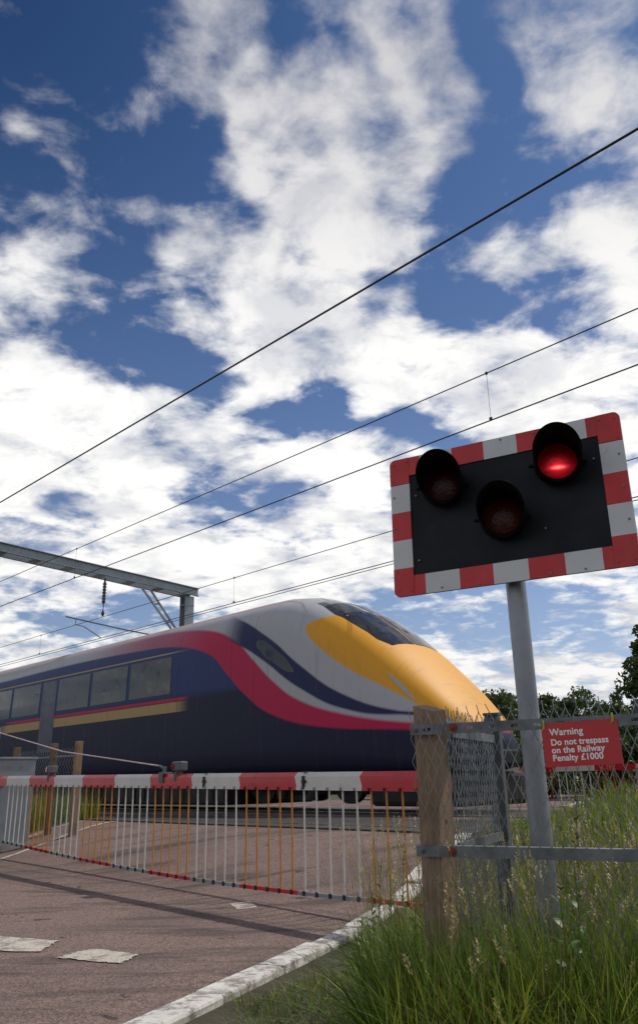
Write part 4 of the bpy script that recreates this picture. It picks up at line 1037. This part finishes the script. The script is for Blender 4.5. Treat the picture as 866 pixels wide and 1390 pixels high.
# broad-leaved weeds, each a plant of its own
def leaf_face(m_, base, dirn, upv, L, Wd, mi=0):
    side = dirn.cross(upv).normalized(); pts = []
    prof = [(0, .06), (.25, .8), (.5, 1), (.75, .7), (1, 0.02)]
    for t, wv in prof:
        c = base + dirn*L*t + upv*(.18*L*math.sin(t*2.2)) - Vector((0, 0, .25*L*t*t)); pts += [c-side*Wd*wv/2, c+side*Wd*wv/2]
    m_.add(pts, [(2*i, 2*i+1, 2*i+3, 2*i+2) for i in range(4)], mi, True)
def weed(x, y, H, nl, ll, lab, dark=False, grp='weeds in the verge'):
    H *= 1.22; ll *= 1.15
    b = Vector((x, y, gz(Vector((x, y, 0)).dot(N)))); r = random
    E_ = empty('weed_plant', b, lab, 'weed', grp)
    lx_, ly_ = r.uniform(-.08, .08)*H, r.uniform(-.08, .08)*H
    f = lambda t: Vector((lx_*t*t, ly_*t*t, H*t))
    MB().tube([f(0), f(.5), f(1)], [.004, .003, .0015], 5).build('stem', STEM if dark else GR1, E_)
    lv_ = MB()
    for k in range(nl):
        t = .12 + .86*k/nl; a = k*2.4 + r.uniform(-.4, .4); d = Vector((math.cos(a), math.sin(a), .55)).normalized()
        leaf_face(lv_, f(t), d, Vector((0, 0, 1)), ll*(1.15-.6*t)*r.uniform(.7, 1.1), ll*.30*(1.1-.5*t))
    lv_.build('leaves', WEED, E_)
    if dark:
        sp = MB()
        for k in range(70):
            t = .55 + .45*random.random(); c = f(t); a = random.uniform(0, 6.28); rr2 = .012*(1.3-t); sp.box(c+Vector((math.cos(a)*rr2, math.sin(a)*rr2, 0)), (.003, .003, .004))
        sp.build('seed_spike', STEM, E_)
WD = [(1.12, 3.25, .62, 16, .09, 1), (.86, 3.05, .46, 18, .10, 0), (1.5, 3.1, .60, 16, .09, 1), (.62, 3.15, .40, 16, .08, 0), (1.28, 2.95, .42, 16, .10, 0), (1.7, 3.9, .7, 16, .1, 1),
      (.35, 4.0, .40, 14, .10, 0), (.30, 5.6, .45, 22, .07, 0), (.26, 5.3, .38, 20, .07, 0), (.50, 6.2, .48, 20, .07, 0), (1.0, 2.75, .36, 14, .10, 0), (.2, 3.2, .34, 14, .08, 0), (.52, 2.9, .38, 15, .08, 1), (1.35, 5.0, .75, 18, .10, 1)]
WD += [(.28, 3.35, .34, 22, .085, 0), (.75, 2.95, .56, 24, .10, 0), (1.0, 2.9, .58, 20, .085, 1), (.45, 3.05, .48, 22, .08, 0), (1.22, 3.1, .66, 20, .075, 1), (.9, 3.35, .62, 20, .09, 0), (.15, 4.3, .34, 22, .075, 0), (.33, 4.9, .42, 22, .07, 0)]
where = ['right of the signal post', 'under the warning sign', 'at the right edge of the verge', 'behind the timber post foot', 'low in front of the mesh', 'beyond the signal post',
         'left of the timber post', 'creeping over the white kerb', 'at the kerb before the barrier', 'at the tip of the barrier', 'nearest below the sign', 'at the near kerb', 'in front of the timber post', 'well behind the mesh',
         'just left of the timber post foot', 'below the left corner of the sign', 'tall and thin below the sign', 'right of the timber post foot', 'below the right corner of the sign', 'at the foot of the signal post', 'beside the kerb, low', 'beside the kerb, taller']
for (x, y, h, nl, ll, dk), wh in zip(WD, where):
    weed(x, y, h, nl, ll, ('brown-stemmed weed with seed spike ' if dk else 'leafy green weed ')+wh, bool(dk))

# ------------------------------------------------------------------ trees and bushes
LEAF = leafmat('tree_leaf', (.052, .080, .020), .30, .45, .25)
LEAF2 = leafmat('tree_leaf_light', (.065, .095, .024), .30, .45, .25)
BARK = mat('bark', (.075, .058, .043), .9, 0, .3, 6, .6, 30)
def crown_mesh(name, R, H, nclump, nleaf, ls, seed, mt):
    rg = np.random.default_rng(seed); C = []
    while len(C) < nclump:
        v = rg.normal(size=3); v /= np.linalg.norm(v); v *= rg.uniform(.45, 1.0)**.6; 
        if v[2] < -.75: continue
        k = 1 + .22*math.sin(v[0]*5+seed) + .18*math.cos(v[1]*6+seed*2)
        C.append([v[0]*R*k, v[1]*R*k, v[2]*H/2*k])
    C = np.array(C); per = nleaf//nclump; cr = R*.26*rg.uniform(.6, 1.25, nclump)
    L = rg.normal(size=(nclump, per, 3)); L /= np.linalg.norm(L, axis=2)[:, :, None]; L *= (rg.uniform(0, 1, (nclump, per, 1))**.45)*cr[:, None, None]; L[..., 2] *= .75
    P = (C[:, None, :] + L).reshape(-1, 3); n = len(P)
    a = rg.normal(size=(n, 3)); a /= np.linalg.norm(a, axis=1)[:, None]; b = np.cross(a, rg.normal(size=(n, 3))); b /= np.linalg.norm(b, axis=1)[:, None]
    s = (ls*rg.uniform(.6, 1.3, n))[:, None]
    V = np.stack([P-a*s, P+b*s*.5, P+a*s, P-b*s*.5], 1).reshape(-1, 3); F = np.arange(n*4).reshape(-1, 4); return V, F
def tree(name, loc, R, H, th, lab, cat, seed, mt, nleaf=9000, ls=.13, nclump=55, grp=None, src=None, sc=1.0, rz=0.0, limbs=True):
    E_ = empty(name, loc, lab, cat, grp, rz)
    if src is not None:
        E_.scale = (sc, sc, sc)
        for ch in src: c = ch.copy(); COL.objects.link(c); c.parent = E_
        return E_, src
    V, F = crown_mesh('crown', R, H, nclump, nleaf, ls, seed, mt); V = V + np.array([0, 0, th+H*.42])
    cr = np_mesh('crown', V, F, mt, E_)
    t_ = MB(); t_.tube([(0, 0, -.3), (.05, .02, th*.6), (.0, .08, th+H*.3), (.05, 0, th+H*.62)], [R*.085, R*.065, R*.045, R*.012], 9)
    if limbs:
        rr_ = random.Random(seed)
        for k in range(9):
            a = k*2.4; z0 = th*.8 + H*.06*k; e_ = Vector((math.cos(a)*R*.7, math.sin(a)*R*.7, z0+H*.22))
            t_.tube([(0, 0, z0), e_*.5+Vector((0, 0, z0*.5+.1)), e_], [R*.035, R*.022, R*.008], 6)
    tk = t_.build('trunk', BARK, E_)
    return E_, [cr, tk]
SRC = []
for i, mt in enumerate((LEAF, LEAF2, LEAF)):
    pass
tl_ = [ # x, y, height scale, variant, label
 (10.6, 56, 1.08, 0, 'small dark tree left of the signal post, low on the horizon'), (14.2, 64, 1.14, 1, 'round pale green tree just right of the signal post'),
 (16.4, 60, 1.10, 0, 'dark green tree behind the middle of the mesh'), (19.2, 62, 1.13, 2, 'taller dark tree above the warning sign'),
 (21.6, 66, 1.12, 1, 'lighter green tree above the right of the warning sign'), (18.0, 72, 1.2, 2, 'far dark tree filling the gap behind the tree line'),
 (23.2, 58, 1.0, 0, 'dark tree at the right end of the tree line'), (12.4, 68, 1.18, 2, 'far tree seen between the nose of the train and the post'),
 (26.5, 64, 1.15, 2, 'tree at the extreme right of the distant tree line'), (8.2, 60, 1.0, 1, 'low tree behind the nose of the train')]
srcs = {}
for (x, y, sc, vr, lab) in tl_:
    if vr not in srcs:
        E_, s_ = tree('tree', (x, y, .4), 3.0, 6.2, .6, lab, 'tree', 20+vr, (LEAF, LEAF2, LEAF)[vr], 15000, .15, 80, 'trees beyond the crossing'); E_.scale = (sc*.86,)*3; srcs[vr] = s_
    else: tree('tree', (x, y, .4), 0, 0, 0, lab, 'tree', 0, None, grp='trees beyond the crossing', src=srcs[vr], sc=sc*.86, rz=random.uniform(0, 6.28))
tree('tree', (15.5, 36.5, .4), 2.6, 6.6, 1.3, 'nearer broad-leaved tree rising at the right edge of the picture', 'tree', 41, LEAF2, 22000, .12, 90)
# trees across the fields on the left, mirrored in the carriage windows
for i, (x, y, sc) in enumerate(((-38.5, 38.6, .86), (-42, 38.5, .80), (-37, 41.0, .72))):
    tree('tree', (x, y, .4), 0, 0, 0, 'tree far to the left, seen only as a reflection in the carriage window', 'tree', 0, None, grp='trees mirrored in the train windows', src=srcs[(0, 2, 1)[i]], sc=sc, rz=i*1.3)
# hedge bushes behind the far barrier
HB = None
hb = [(5.6, 24, 1.0), (7.6, 25.5, 1.1), (9.8, 25, 1.0), (11.9, 26.5, 1.15), (8.7, 31, 1.3), (4.4, 27, 1.0), (13.2, 31, 1.4), (6.4, 31, 1.2), (10.9, 33.5, 1.4), (14.8, 27, 1.2)]
hl_ = ['behind the grey steel fence post', 'straight behind the signal post', 'behind the left half of the warning sign', 'behind the right half of the warning sign', 'in the second row behind the signal post',
      'leftmost of the hedge', 'at the back right of the hedge', 'in the second row left of the signal post', 'in the second row behind the warning sign', 'rightmost of the hedge front']
for (x, y, sc), lb in zip(hb, hl_):
    lab = 'dark green hedge bush ' + lb
    if HB is None:
        E_, HB = tree('bush', (x, y, .35), 1.35, 1.9, .05, lab, 'bush', 60, LEAF, 9000, .07, 50, 'hedge bushes beyond the line', limbs=False); E_.scale = (sc,)*3
    else: tree('bush', (x, y, .35), 0, 0, 0, lab, 'bush', 0, None, grp='hedge bushes beyond the line', src=HB, sc=sc, rz=random.uniform(0, 6.28))
